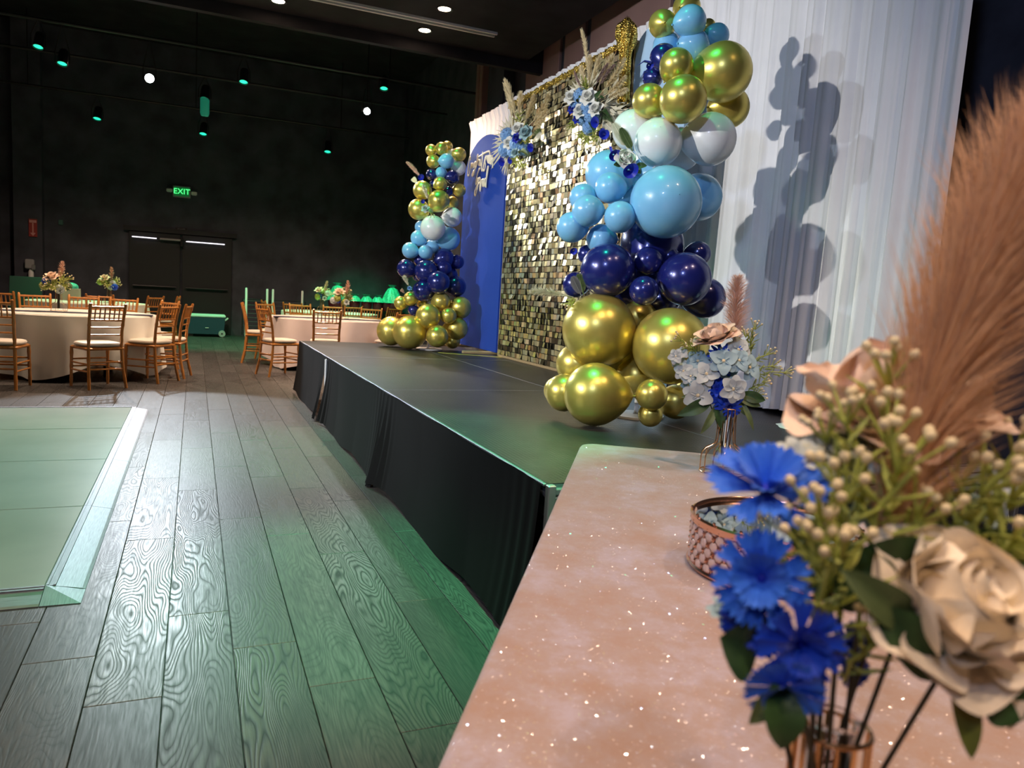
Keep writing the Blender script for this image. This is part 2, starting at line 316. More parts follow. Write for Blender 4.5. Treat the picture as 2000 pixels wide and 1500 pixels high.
M['exitg'] = mat('exit_sign_face', (.02, .3, .08), .4, emit=(.03, .75, .2), es=.05); M['exitt'] = mat('exit_sign_letters', (.1, .9, .3), .4, emit=(.08, 1, .25), es=1.0); M['grey'] = mat('grey_plastic', (.30, .30, .31), .5); M['white'] = mat('white_plastic', (.7, .7, .7), .5)
M['red'] = mat('red_sign', (.30, .035, .03), .5); M['pinksign'] = mat('pale_red_print', (.62, .30, .27), .5)
M['cooler'] = mat('navy_cooler_plastic', (.018, .045, .075), .45); M['mint'] = mat('white_cooler_lid', (.55, .68, .64), .4)
M['maroon'] = mat('maroon_wicker', (.11, .025, .03), .6); noise_col(M['maroon'], 60, [(.3, (.05, .01, .013)), (.7, (.17, .04, .05))]); M['cello'] = mat('teal_tissue', (.05, .50, .36), .35); noise_col(M['cello'], 25, [(.3, (.02, .28, .19)), (.7, (.10, .68, .50))])
M['fabric_heap'] = cloth('mint_white_fabric', (.62, .80, .74), (.5, .7, .65)); M['crate'] = mat('pale_crate_wood', (.30, .26, .21), .7); M['tape'] = mat('gold_tape', (.55, .45, .10), .4)
# ------------------------------------------------------------------ room shell
FY, RX, LX, NY = 18.5, 4.7, -8.0, -4.0
struct('wall_back', G().box((-1.5, FY+.1, 3.1), (13.5, .2, 6.4)).mesh('wall_back', M['black'], False))
wr = struct('wall_right', G().box((RX+.1, 7.25, 3.1), (.2, 22.7, 6.4)).mesh('wall_right', M['black'], False))
struct('wall_left', G().box((LX-.1, 7.25, 3.1), (.2, 22.7, 6.4)).mesh('wall_left', M['black'], False))
struct('wall_front', G().box((-1.65, NY-.1, 3.1), (12.9, .2, 6.4)).mesh('wall_front', M['black'], False))
ce = struct('ceiling', G().box((-1.8, (NY+10.4)/2, 4.75), (12.4, 10.4-NY, .2)).mesh('ceiling', M['ceil'], False))
struct('ceiling', G().box((-1.65, 14.45, 6.3), (12.7, 8.1, .2)).mesh('ceiling_high', M['ceil'], False))
struct('trim_1', G().box((-1.65, 10.45, 5.35), (12.7, .1, 1.7)).mesh('fascia', M['ceil'], False))
for z0, dz, y in ((4.635, .03, 9.56), (4.635, .03, 9.66)):
    put('track_rail', G().box((-1.2, y, z0), (9.6, .035, dz)).mesh('track_rail', M['white'], False), ce)
# wall panels above the drape, with black mullions between them
edges = [5.2, 7.1, 9.05, 9.79, 11.1]
for a, b in zip(edges[:-1], edges[1:]):
    put('panel', G().bbox((RX-.02, (a+b)/2, 4.05), (.05, b-a-.16, 2.4), .012).mesh('panel', M['brown'], False), wr)
for y in (12.66, 12.84):
    put('pilaster_strip', G().bbox((RX-.12, y, 3.6), (.14, .12, 4.4), .02).mesh('pilaster', M['brown'], False), wr)
put('pilaster', G().box((RX-.1, 11.9, 3.1), (.2, .7, 6.2)).mesh('pilaster', M['black'], False), wr)
struct('trim_2', G().box((RX-.08, 8, 5.3), (.16, 9, .10)).mesh('trim', M['ceil'], False))
wl = struct('column_left', G().box((-3.15, FY-.12, 3.1), (.5, .24, 6.2)).mesh('pier', M['black'], False))
# double exit doors with panic bars
for n, (x0, x1) in enumerate(((-1.32, -.30), (-.26, .78))):
    d = struct('door_%d' % (n+1), G().bbox(((x0+x1)/2, FY-.03, 1.1), (x1-x0, .06, 2.2), .01).mesh('door', M['door'], False))
    bar = G().tube([(x0+.08, FY-.12, 1.03), (x1-.08, FY-.12, 1.03)], .02, 8).mesh('bar', M['dark']); put('panic_bar', bar, d)
    put('kick_plate', G().box(((x0+x1)/2, FY-.065, .14), (x1-x0-.1, .01, .22)).mesh('plate', M['dark'], False), d)
struct('trim_3', G().box((-.27, FY-.05, 2.26), (2.3, .1, .10)).mesh('trim', M['door'], False))

# floor planks (0.2085 m wide, running along the stage)
fl = struct('floor', G().box((-1.65, 7.25, -.06), (12.9, 22.9, .10)).mesh('floor', M['floor'], False))
PW = .2085
def seen(x, y):
    p = Vector((x, y, 0))-CAM; f = p.dot(FWD)
    if f < .3: return False
    px = 1000+FPX*p.dot(CRT)/f; py = 750-FPX*p.dot(CUP)/f
    return -60 < px < 1500 and py < 1600
planks = []
for k in range(-20, 23):
    x = -.078+PW*(k+.5); y = NY+((k*7919) % 13)/13*1.8
    while y < FY:
        L = (1.5, 1.8, 1.8, 1.2)[(k*31+int(y*10)) % 4]; L = min(L, FY-y)
        if L > .1: planks.append((x, y, L))
        y += L
vis, rest = [], []
for p in planks:
    x, y, L = p
    hid = 1.25 < x < 3.6 and 2.4 < y and y+L < 8.9
    (vis if not hid and (seen(x, y) or seen(x, y+L) or seen(x, y+L/2)) else rest).append(p)
vis.sort(key=lambda p: p[1]); rest += vis[300:]; vis = vis[:300]
pm = {}
def plank_mesh(L):
    L = round(L, 3)
    if L not in pm: pm[L] = G().bbox((0, 0, -.0065), (PW-.0022, L-.0025, .013), .0016).mesh('plank', M['floor'], False)
    return pm[L]
for x, y, L in vis: put('plank', plank_mesh(L), fl, Vector((x, y+L/2, 0)))
g = G()
for x, y, L in rest: g.box((x, y+L/2, -.0065), (PW-.003, L-.003, .013))
put('plank_field', g.mesh('plank_field', M['floor'], False), fl, kind='stuff')

# ------------------------------------------------------------------ portable dance floor
df = thing('dance_floor', 'white vinyl portable dance floor with aluminium ramp edging on the wood floor', 'dance floor', Vector((-.5, 5.4, 0)))
ys = [3.24, 4.36, 5.48, 6.60, 7.66]; xs = [-3.86, -2.75, -1.635, -.52]
for i in range(3):
    for j in range(4):
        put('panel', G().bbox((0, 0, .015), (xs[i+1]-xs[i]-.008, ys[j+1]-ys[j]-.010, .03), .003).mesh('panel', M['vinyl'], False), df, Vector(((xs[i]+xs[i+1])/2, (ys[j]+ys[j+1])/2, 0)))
def ramp_mesh(L, w=.135):
    g = G(); pr = [(0, 0), (w, 0), (w, .004), (w-.012, .009), (.034, .027), (.034, .033), (.026, .033), (.026, .031), (.010, .031), (.010, .034), (0, .034)]
    return g.prism(pr, -L/2, L/2, lambda u, v, d: (u, d, v)).mesh('ramp', M['alu'], False)
yy = [3.24]+ys[1:]
for j in range(4): put('edge_ramp', ramp_mesh(ys[j+1]-ys[j]-.004), df, Vector((-.52, (ys[j]+ys[j+1])/2, 0)))
for i in range(3): put('edge_ramp', ramp_mesh(xs[i+1]-xs[i]-.004+(.0 if i < 2 else 0)), df, TR(((xs[i]+xs[i+1])/2, 3.24, 0), -math.pi/2))
put('edge_corner', G().add([(-.52, 3.24, .034), (-.52, 3.24, 0), (-.385, 3.24, .004), (-.385, 3.105, .003), (-.52, 3.105, .004), (-.385, 3.105, 0), (-.385, 3.24, 0), (-.52, 3.105, 0)], [(0, 3, 2), (0, 4, 3), (2, 3, 5, 6), (3, 4, 7, 5), (0, 2, 6, 1), (0, 1, 7, 4), (1, 6, 5, 7)]).mesh('corner', M['alu'], False), df)
for i in range(3): put('edge_ramp', ramp_mesh(xs[i+1]-xs[i]-.004, .05), df, TR(((xs[i]+xs[i+1])/2, 7.66, 0), math.pi/2))

# ------------------------------------------------------------------ stage
SX0, SX1, SXM, SZ = 1.14, 3.66, 2.38, .60
st = thing('stage', 'low portable stage with black dimpled decks and aluminium edge', 'stage', Vector((2.4, 5.6, 0)))
sy = [2.30, 4.74, 7.02, 8.95]
for j in range(3):
    for a, b in ((SX0, SXM), (SXM, SX1)):
        cx, cy = (a+b)/2, (sy[j]+sy[j+1])/2
        d = put('deck', G().box((0, 0, -.02), (b-a-.008, sy[j+1]-sy[j]-.008, .04)).mesh('deck', M['deck'], False), st, Vector((cx, cy, SZ)))
        put('deck_frame', G().box((0, 0, -.025), (b-a-.002, sy[j+1]-sy[j]-.002, .045)).box((0, 0, -.09), (b-a-.06, sy[j+1]-sy[j]-.06, .09)).mesh('frame', M['alu'], False), d, Vector((cx, cy, SZ-.0015)))
        for lx in (a+.12, b-.12):
            for ly in (sy[j]+.12, sy[j+1]-.12):
                put('leg', G().tube([(0, 0, 0), (0, 0, SZ-.1)], .024, 8).mesh('leg', M['alud']), st, Vector((lx, ly, 0)))
for y in sy[1:3]: put('joint_strip', G().box((2.4, y, SZ-.001), (2.5, .010, .004)).mesh('strip', M['alu'], False), st)
put('joint_strip', G().box((SXM, 5.62, SZ-.001), (.010, 6.62, .004)).mesh('strip', M['alu'], False), st)
for j in range(3): put('edge_trim', G().bbox((SX0-.004, (sy[j]+sy[j+1])/2, SZ-.005), (.014, sy[j+1]-sy[j]-.006, .012), .003).mesh('trim', M['alu'], False), st)
# ribbed fascia on the near end of the stage
for z in (.575, .545, .515, .485): put('end_rail', G().bbox((2.4, 2.285, z), (2.5, .02, .024), .004).mesh('end_rail', M['alud'], False), st)
for x in (SX0+.01, SX1-.01): put('corner_post', G().bbox((x, 2.285, .3), (.03, .03, .6), .004).mesh('corner_post', M['alud'], False), st)

def skirt(y0, y1, label, seed, flare0=0, flare1=0, topdip=0):
    rr = random.Random(seed); ph = [rr.uniform(0, 6.28) for _ in range(6)]
    L = y1-y0; n = int(L*55); yc = (y0+y1)/2
    def fn(u, v):
        y = y0+L*u; d = 1-v                 # v=1 top
        fold = (.002+.010*d)*(math.sin(y*3+ph[0])+.4*math.sin(y*7+ph[1]+d*2))
        g0 = math.exp(-((y-y0)/.22)**2)*flare0; g1 = math.exp(-((y1-y)/.16)**2)*flare1
        fold += (g0+g1)*(.02*math.sin(y*70+ph[3])*(.3+d))
        x = SX0-.016-.045*d*d-abs(fold)*.8-(g0+g1)*.05*d
        z = .585*v+.012+(1-v)*.02*math.sin(y*4+ph[4])+(.012*math.sin(y*7+ph[5])-topdip*g0*.5)*v*.5
        return (x-SX0, y-yc, max(.006, z))
    me = G().grid(n, 14, fn).mesh('stage_skirt', M['skirt'])
    return thing('stage_skirt', label, 'stage skirt', Vector((SX0, yc, 0)), 'black cloth skirts along the stage front', me)
skirt(2.31, 4.62, 'long black cloth skirt at the near end of the stage front', 1, .4, 1)
skirt(4.56, 6.86, 'black cloth skirt on the middle of the stage front with gathered corner', 2, 1, .7)
skirt(6.98, 8.96, 'black cloth skirt at the far end of the stage front', 3, .9, .2)
ch_ = G()
for z0, z1 in ((.02, .14), (.17, .31), (.35, .58)): ch_.tube([(0, 0, z0), (0, 0, z1)], .012, 6)
thing('skirt_pole', 'thin white pole in the gap between two black stage skirts', 'pole', Vector((SX0-.03, 6.92, 0)), None, ch_.tube([(0, 0, .0), (0, 0, .585)], .010, 6).mesh('pole', M['white']))

# ------------------------------------------------------------------ pipe and drape backdrop
DX = 3.44
def drape(y0, y1, label, seed, top=3.55, hem=.63, amp=.032):
    rr = random.Random(seed); L = y1-y0; n = int(L*90); yc = (y0+y1)/2
    comps = [(rr.uniform(16, 26), rr.uniform(0, 6.28), 1.), (rr.uniform(30, 44), rr.uniform(0, 6.28), .5), (rr.uniform(60, 80), rr.uniform(0, 6.28), .22), (rr.uniform(5, 8), rr.uniform(0, 6.28), .7)]
    def fn(u, v):
        y = y0+L*u; s = 0
        for f, p, a in comps:
            q = math.sin(y*f+p+.5*math.sin(y*3.1+p)+(1-v)*.25*math.sin(p*5)); s += a*(1-abs(q)*1.6 if a > .4 else q)
        d = 1-v; k = .45+.55*d
        z = hem+(top-hem)*v+.004*math.sin(y*23)*v+.01*math.sin(y*11)*(1-v)
        pocket = .035 if v > .97 else 0
        return (s*amp*k-.10*d*d*.4-pocket, y-yc, z)
    me = G().grid(n, 26, fn).mesh('drape', M['drape'])
    return thing('stage_drape', label, 'drape', Vector((DX, yc, 0)), 'white drape panels of the backdrop', me)
drape(2.66, 4.35, 'white sheer drape panel at the right end, beside the black wall', 11)
drape(4.35, 6.05, 'white sheer drape panel behind the pale blue arch', 11)
drape(6.05, 7.95, 'white drape panel rising behind the gold sequin wall', 11)
drape(7.95, 9.95, 'pinkish lit drape panel behind the royal blue arch', 11)
pd = thing('drape_stand', 'metal pipe crossbar and uprights holding up the white drapes', 'drape stand', Vector((DX+.1, 6.2, 0)))
put('crossbar', G().tube([(DX+.02, 2.70, 3.50), (DX+.02, 9.93, 3.50)], .022, 10).mesh('crossbar', M['alud']), pd)
for y in (2.85, 6.2, 9.9): put('upright', G().tube([(DX+.12, y, .61 if y < 8.9 else 0), (DX+.12, y, 3.52)], .022, 10).mesh('upright', M['alud']), pd)
for y in (2.85, 6.2): put('foot_plate', G().bbox((DX+.1, y, .606), (.2, .3, .012), .003).mesh('foot', M['dark'], False), pd)
put('foot_plate', G().bbox((DX+.14, 9.9, .006), (.3, .3, .012), .003).mesh('foot', M['dark'], False), pd)

# ------------------------------------------------------------------ arched panels
def arch_panel(name, label, x, yc, r, top, m, rise):
    t = thing(name, label, 'arch panel', Vector((x, yc, SZ)))
    zc = top-rise; poly = [(-r, SZ+.03)]+[(r*math.cos(math.pi-a*math.pi/28), zc+rise*math.sin(math.pi-a*math.pi/28)) for a in range(29)]+[(r, SZ+.03)]
    put('board', G().prism(poly, 0, .03, lambda u, v, d: (x+d, yc+u, v)).mesh('board', m, False), t)
    for s in (-1, 1):
        put('foot', G().bbox((x-.02, yc+s*(r-.16), SZ+.015), (.62, .05, .03), .004).mesh('foot', M['plywood'], False), t)
        put('brace', G().tube([(x+.27, yc+s*(r-.16), SZ+.03), (x+.035, yc+s*(r-.16), SZ+.9)], .016, 6).mesh('brace', M['plywood']), t)
    return t
ba = arch_panel('arch_backdrop', 'tall royal blue arched panel with cream lettering beside the sequin wall', 3.05, 8.30, .68, 3.06, M['blue'], .46)
arch_panel('arch_backdrop', 'pale blue arched panel behind the near balloon column', 3.02, 4.84, .47, 3.25, M['pale'], .75)
AX = 3.035
def cr(p): return onx(900+p[0]/8.82, 250+p[1]/8.82, AX)
lt = thing('congrats_grad_lettering', 'cream cut-out script lettering reading Congrats Grad with a cap on the blue arch', 'lettering', cr((330, 740)))
STROKES = [('letter_c', [(182, 560), (186, 520), (178, 498), (165, 520), (155, 600), (145, 720), (135, 790), (142, 825), (160, 815), (172, 760), (185, 690), (192, 640)]),
 ('letters_on', [(192, 640), (200, 612), (207, 650), (210, 692), (219, 640), (228, 610), (233, 650), (238, 685), (247, 630), (256, 600), (262, 640)]),
 ('letter_g', [(276, 585), (262, 592), (255, 640), (262, 680), (275, 640), (280, 580), (270, 660), (250, 760), (232, 815), (216, 830), (214, 805), (240, 745), (290, 655)]),
 ('letter_r', [(290, 655), (298, 560), (304, 480), (314, 468), (310, 540), (300, 640), (312, 575), (330, 545), (336, 580)]),
 ('letter_a', [(352, 552), (338, 560), (330, 610), (336, 650), (348, 610), (356, 545), (354, 620), (362, 655), (374, 600)]),
 ('letter_t', [(394, 412), (390, 500), (380, 620), (374, 715), (386, 740), (400, 700)]), ('letter_t_bar', [(325, 500), (370, 470), (420, 436), (490, 405), (514, 412), (517, 455)]),
 ('letter_s', [(404, 690), (420, 610), (440, 510), (446, 530), (434, 580), (442, 640), (428, 715), (410, 740), (402, 712)]),
 ('letter_g', [(350, 690), (330, 720), (305, 790), (286, 890), (276, 970), (292, 960), (308, 890), (322, 870), (316, 960), (296, 1060), (278, 1145), (262, 1165), (256, 1125), (276, 1050), (310, 985), (345, 930)]),
 ('letter_r', [(330, 870), (345, 860), (352, 930), (346, 1020), (350, 1085), (362, 1000), (374, 905), (384, 895)]),
 ('letter_a', [(408, 885), (392, 895), (388, 960), (396, 1005), (406, 950), (414, 885), (410, 960), (416, 1005), (428, 950)]),
 ('letter_d', [(446, 875), (432, 885), (428, 950), (438, 1000), (450, 940), (466, 850), (484, 740), (492, 680), (482, 668), (470, 730), (458, 860), (452, 980), (448, 1028)])]
for nm, pts in STROKES:
    w3 = [cr(p) for p in pts]; sm = [w3[0]]
    for i in range(len(w3)-1):
        p0, p1, p2, p3 = w3[max(i-1, 0)], w3[i], w3[i+1], w3[min(i+2, len(w3)-1)]
        for t in (.33, .66, 1.): sm.append(.5*((2*p1)+(p2-p0)*t+(2*p0-5*p1+4*p2-p3)*t*t+(3*p1-p0-3*p2+p3)*t**3))
    g = G().tube(sm, .0115, 8); g.v = [(AX-.012+(p[0]-AX)*.5, p[1], p[2]) for p in g.v]
    put(nm, g.mesh(nm, M['sign']), lt)
cp = [cr(p) for p in ((436, 478), (527, 458), (580, 545), (532, 632), (478, 606))]
put('graduation_cap', G().prism([(p.y, p.z) for p in cp], -.012, .008, lambda u, v, d: (AX+d, u, v)).mesh('cap', M['sign'], False), lt)
put('tassel', G().tube([cr((552, 570)), cr((548, 690))], .010, 6).mesh('tassel', M['sign']), lt)

# ------------------------------------------------------------------ sequin wall
QX, QY0, QY1, QZ0, QZ1 = 3.0, 5.08, 7.46, .63, 3.20
sw = thing('sequin_wall', 'tall shimmer wall of square gold sequins between the two arches', 'sequin wall', Vector((QX, (QY0+QY1)/2, SZ)))
put('backing_board', G().box((QX+.02, (QY0+QY1)/2, (QZ0+QZ1)/2), (.02, QY1-QY0, QZ1-QZ0)).mesh('backing', M['seqback'], False), sw)
for y in (QY0, QY1): put('frame_post', G().bbox((QX+.03, y, (SZ+QZ1)/2), (.04, .03, QZ1-SZ), .005).mesh('post', M['plywood'], False), sw)
put('frame_rail', G().bbox((QX+.03, (QY0+QY1)/2, QZ0-.015), (.04, QY1-QY0, .03), .005).mesh('rail', M['plywood'], False), sw)
PY_, PZ_ = .0645, .0535; ny, nz_ = int((QY1-QY0)/PY_), int((QZ1-QZ0)/PZ_)
tile = G().box((0, 0, -PZ_*.44), (.0016, PY_*.84, PZ_*.88)).mesh('sequin', M['sequin'], False)
cells = [(i, j) for i in range(ny) for j in range(nz_)]
rq = random.Random(5); 
def tile_m(i, j):
    y = QY0+PY_*(i+.5); z = QZ0+PZ_*(j+1)
    e = Matrix.Rotation(rq.gauss(0, R(8)), 4, 'Z') @ Matrix.Rotation(rq.gauss(R(1), R(8)), 4, 'Y') @ Matrix.Rotation(rq.gauss(0, R(2)), 4, 'X')
    return Matrix.Translation((QX-.008-rq.random()*.006, y, z)) @ e
near = sorted([c for c in cells if c[1] < 40], key=lambda c: (c[0]//7*1.0, (c[0]*53+c[1]*31) % 97))[:300]; ns = set(near)
g = G(); gt = G().box((0, 0, -PZ_*.44), (.0016, PY_*.84, PZ_*.88))
for c in cells:
    m_ = tile_m(*c)
    if c in ns: put('sequin', tile, sw, m_)
    else: g.add([m_ @ Vector(p) for p in gt.v], gt.f)
put('sequin_field', g.mesh('sequin_field', M['sequin'], False), sw, kind='stuff')
g = G(); rq = random.Random(9)
for k in range(90):
    y = QY0+(QY1-QY0)*(k+.5)/90; g.tube([(QX-.02, y, QZ1+.025+rq.uniform(-.008, .008)), (QX-.025, y+rq.uniform(-.01, .01), QZ1-.018-rq.random()*.012)], .009, 5)
put('gold_fringe', g.mesh('fringe', M['gold_seq']), sw, kind='stuff')
# gathered gold sequin scarf on the wall's near top corner
g = G()
def scarf(u, v):
    a = 2*math.pi*u; d = 1-v; rr = (.035+.052*math.exp(-((v-.80)/.17)**2)+.012*(1-v))*(1+.16*math.sin(a*6+v*3)+.08*math.sin(a*15-v*20))*math.sin(min(1, (1.0-v)*7+.12)*math.pi/2)
    return (-.05+rr*.8*math.cos(a), rr*math.sin(a)-.03*d, -.60*d+.012*math.sin(a*4+v*17))
g.grid(60, 40, scarf, True)
thing('sequin_scarf', 'gathered gold sequin scarf on the top corner of the shimmer wall', 'fabric', Vector((QX-.05, 5.02, 3.32)), None, g.mesh('scarf', M['gold_seq']))
# slender wooden easel in front of the pale arch
P0, P1, P2, P3 = at(1258, 70, 5.75), at(1236, 205, 5.6), at(1243, 118, 5.7), at(1233, 205, 5.6)
ez = thing('wooden_easel', 'slender wooden easel legs in front of the pale blue arch', 'easel', Vector((P1.x, P1.y, SZ)))
for a, b in ((P0, P1), (P2, P3)):
    d = (b-a).normalized(); e_ = b+d*((b.z-SZ)/-d.z if d.z < -.1 else 0); e_.z = SZ
    put('leg', G().tube([a, b, Vector((b.x+.02, b.y, SZ))], .013, 8).mesh('leg', M['plywood']), ez)
put('knob', G().ball((0, 0, 0), .032).mesh('knob', M['plywood']), ez, P1+Vector((-.03, .02, .02)))
# gold tape line and loose mint fabric on the deck
thing('gold_tape', 'strip of gold tape lying on the stage before the blue arch', 'tape', Vector((2.75, 7.55, SZ)), None, G().bbox((0, 0, .002), (.05, .75, .003), .001, Matrix.Rotation(R(55), 3, 'Z')).mesh('tape', M['tape'], False))
def heap(u, v): 
    a = 2*math.pi*u; r = .24*v*(1+.25*math.sin(a*3)+.12*math.sin(a*7)); return (r*math.cos(a)*.5, r*math.sin(a), .035*(1-v*v)*(1+.5*math.sin(a*5+v*6))+.002)
thing('loose_fabric', 'loose mint and white fabric lying at the foot of the white drape', 'fabric', Vector((3.18, 3.12, SZ)), None, G().grid(36, 8, heap, True).mesh('heap', M['fabric_heap']))
def cl2(u, v): return (.04*math.sin(u*9)+.02*math.sin(v*7), .22*(u-.5)*(1-.3*v), -.24*v-.02*math.sin(u*12)*v)
thing('tied_cloth', 'white cloth knotted round the rear corner of the stage end', 'fabric', Vector((3.42, 2.24, .60)), None, G().grid(20, 10, cl2).mesh('cloth', M['drape']))
# ------------------------------------------------------------------ balloons
def balloon_mesh(m):
    pr = []
    for i in range(19):
        a = math.pi*i/18; r = math.sin(a); z = -math.cos(a)*(1.0 if i > 9 else 1.0)
        if i < 9: k = (9-i)/9; z -= .20*k*k; r *= 1-.10*k*math.sin(k*math.pi)
        pr.append((max(r, .012), z))
    pr[0] = (.03, -1.2)
    pr = [(.07, -1.27), (.035, -1.235)]+pr
    return G().lathe(pr, 32).mesh('balloon', m)
BM = {k: balloon_mesh(M[k]) for k in ('bgold', 'bnavy', 'blb', 'bwhite')}
BL = {'bgold': 'gold chrome balloon', 'bnavy': 'navy pearl balloon', 'blb': 'sky blue balloon', 'bwhite': 'white balloon'}
def column(name, label, base, D0, items, axis, ox=0, oy=0, sc=1.):
    t = thing(name, label, 'balloon column', Vector((*base, SZ)))
    for px, py, r, k, off, *sp in items:
        px, py, r = ox+px*sc, oy+py*sc, r*sc
        D = D0+off; p = at(px, py, D); rad = r*D/FPX
        if p.z-rad < SZ: p.z = SZ+rad*1.0
        ax = Vector((axis[0], axis[1], p.z-.05)); d = p-ax
        if d.length < .06: d = -ray(px, py)
        d = (d.normalized()+Vector((0, 0, .25*math.sin(px)))).normalized()
        if sp: d = sp[0]
        put('balloon', BM[k], t, AIM(p, d, 0, rad), label=('large ' if rad > .15 else 'small ' if rad < .08 else '')+BL[k])
    put('pole', G().tube([(axis[0], axis[1], SZ), (axis[0], axis[1], SZ+(1.0 if D0 > 6 else 1.7))], .014, 8).mesh('pole', M['white']), t)
    put('base_plate', G().lathe([(.16, 0), (.16, .012), (.02, .016)], 20, Matrix.Translation((axis[0], axis[1], SZ))).mesh('base', M['white']), t)
    return t
g_, n_, l_, w_ = 'bgold', 'bnavy', 'blb', 'bwhite'
RC = [(1341, 15, 27, g_, .05), (1294, 47, 27, g_, 0), (1348, 42, 31, l_, -.1), (1383, 52, 15, g_, .18), (1400, 70, 24, l_, .02), (1302, 90, 27, l_, .06), (1355, 90, 31, l_, -.04), (1386, 94, 19, l_, .08),
 (1296, 113, 27, n_, -.05), (1321, 128, 33, g_, -.2), (1360, 119, 16, n_, .06), (1275, 152, 20, n_, .06), (1411, 141, 57, g_, -.12), (1268, 197, 33, g_, -.1), (1334, 194, 46, g_, -.3), (1423, 210, 40, g_, .10),
 (1236, 255, 40, w_, .05), (1285, 279, 47, w_, -.15), (1386, 272, 51, w_, -.1), (1328, 292, 42, w_, .12),
 (1189, 340, 46, l_, .08), (1192, 367, 30, l_, -.1), (1139, 386, 27, l_, -.05), (1148, 412, 31, l_, -.17), (1117, 444, 30, l_, -.1), (1211, 424, 31, l_, -.22), (1174, 467, 29, l_, -.06), (1300, 395, 70, l_, -.22), (1364, 385, 46, l_, .2), (1235, 390, 48, l_, .18), (1268, 345, 40, l_, .15),
 (1187, 528, 53, n_, -.14), (1147, 497, 19, n_, .06), (1273, 478, 62, n_, .08), (1266, 510, 28, n_, -.12), (1306, 502, 21, n_, -.02), (1363, 496, 25, n_, .04), (1337, 545, 52, n_, -.18), (1258, 568, 29, n_, -.24), (1124, 556, 25, n_, .08), (1377, 582, 40, n_, .10), (1258, 530, 48, n_, .14), (1292, 585, 36, n_, .1), (1222, 580, 34, n_, .12),
 (1170, 645, 72, g_, -.1), (1309, 676, 75, g_, -.2), (1163, 770, 62, g_, -.34, -CRT+Vector((0, 0, .05))), (1102, 767, 37, g_, -.18), (1089, 763, 27, g_, -.06), (1273, 771, 31, g_, -.42), (1270, 810, 24, g_, -.36), (1128, 712, 42, g_, .06), (1243, 736, 42, g_, .04), (1320, 785, 34, g_, -.04), (1246, 622, 42, g_, .1), (1352, 770, 36, g_, .1), (1215, 690, 40, g_, .1)]
column('balloon_column', 'near balloon column of gold, white, sky blue and navy balloons before the white drape', (2.28, 3.62), 4.22, RC, (2.36, 3.66))
LC = [(408, 145, 38, g_, 0), (475, 135, 42, g_, -.05), (512, 120, 35, g_, .12), (590, 172, 45, g_, -.02), (420, 217, 44, g_, -.02), (507, 215, 49, l_, -.12), (472, 290, 37, l_, -.05), (585, 260, 49, w_, .04), (545, 178, 42, w_, .12), (410, 303, 37, n_, 0), (545, 320, 46, n_, 0), (422, 365, 24, n_, .02), (467, 362, 44, g_, -.12), (590, 405, 43, g_, .05), (520, 412, 32, n_, .02), (350, 405, 61, g_, -.02), (458, 475, 71, g_, -.12), (325, 530, 68, g_, -.02), (545, 485, 40, g_, .12),
 (545, 580, 63, w_, 0), (418, 652, 82, w_, -.16), (342, 645, 42, l_, .06), (325, 718, 52, l_, .0), (520, 722, 76, l_, .06), (270, 797, 53, l_, -.06), (370, 807, 46, l_, -.1), (412, 775, 47, l_, .05), (470, 690, 60, l_, .15),
 (245, 915, 61, n_, -.04), (375, 935, 76, n_, -.08), (490, 850, 67, n_, .05), (335, 860, 42, n_, .04), (490, 912, 52, n_, 0), (455, 1005, 76, n_, -.16), (355, 1060, 69, n_, -.08), (565, 1032, 70, n_, .06), (318, 965, 32, n_, .04), (575, 872, 47, n_, .12), (430, 1060, 60, n_, .12), (520, 960, 60, n_, .14),
 (210, 1140, 45, g_, -.04), (272, 1112, 46, g_, -.06), (292, 1185, 37, n_, 0), (470, 1130, 63, g_, -.06), (387, 1225, 81, g_, -.2), (595, 1170, 73, g_, .05), (520, 1222, 53, g_, -.14), (570, 1305, 76, g_, .02), (447, 1355, 73, g_, -.22), (268, 1330, 110, g_, -.16), (148, 1322, 95, g_, .14), (350, 1140, 37, g_, .08), (545, 1385, 52, g_, .08), (400, 1320, 70, g_, .1)]
column('balloon_column', 'far balloon column of gold, sky blue and navy balloons beside the royal blue arch', (2.28, 8.28), 8.45, LC, (2.45, 8.20), 720, 250, .3)

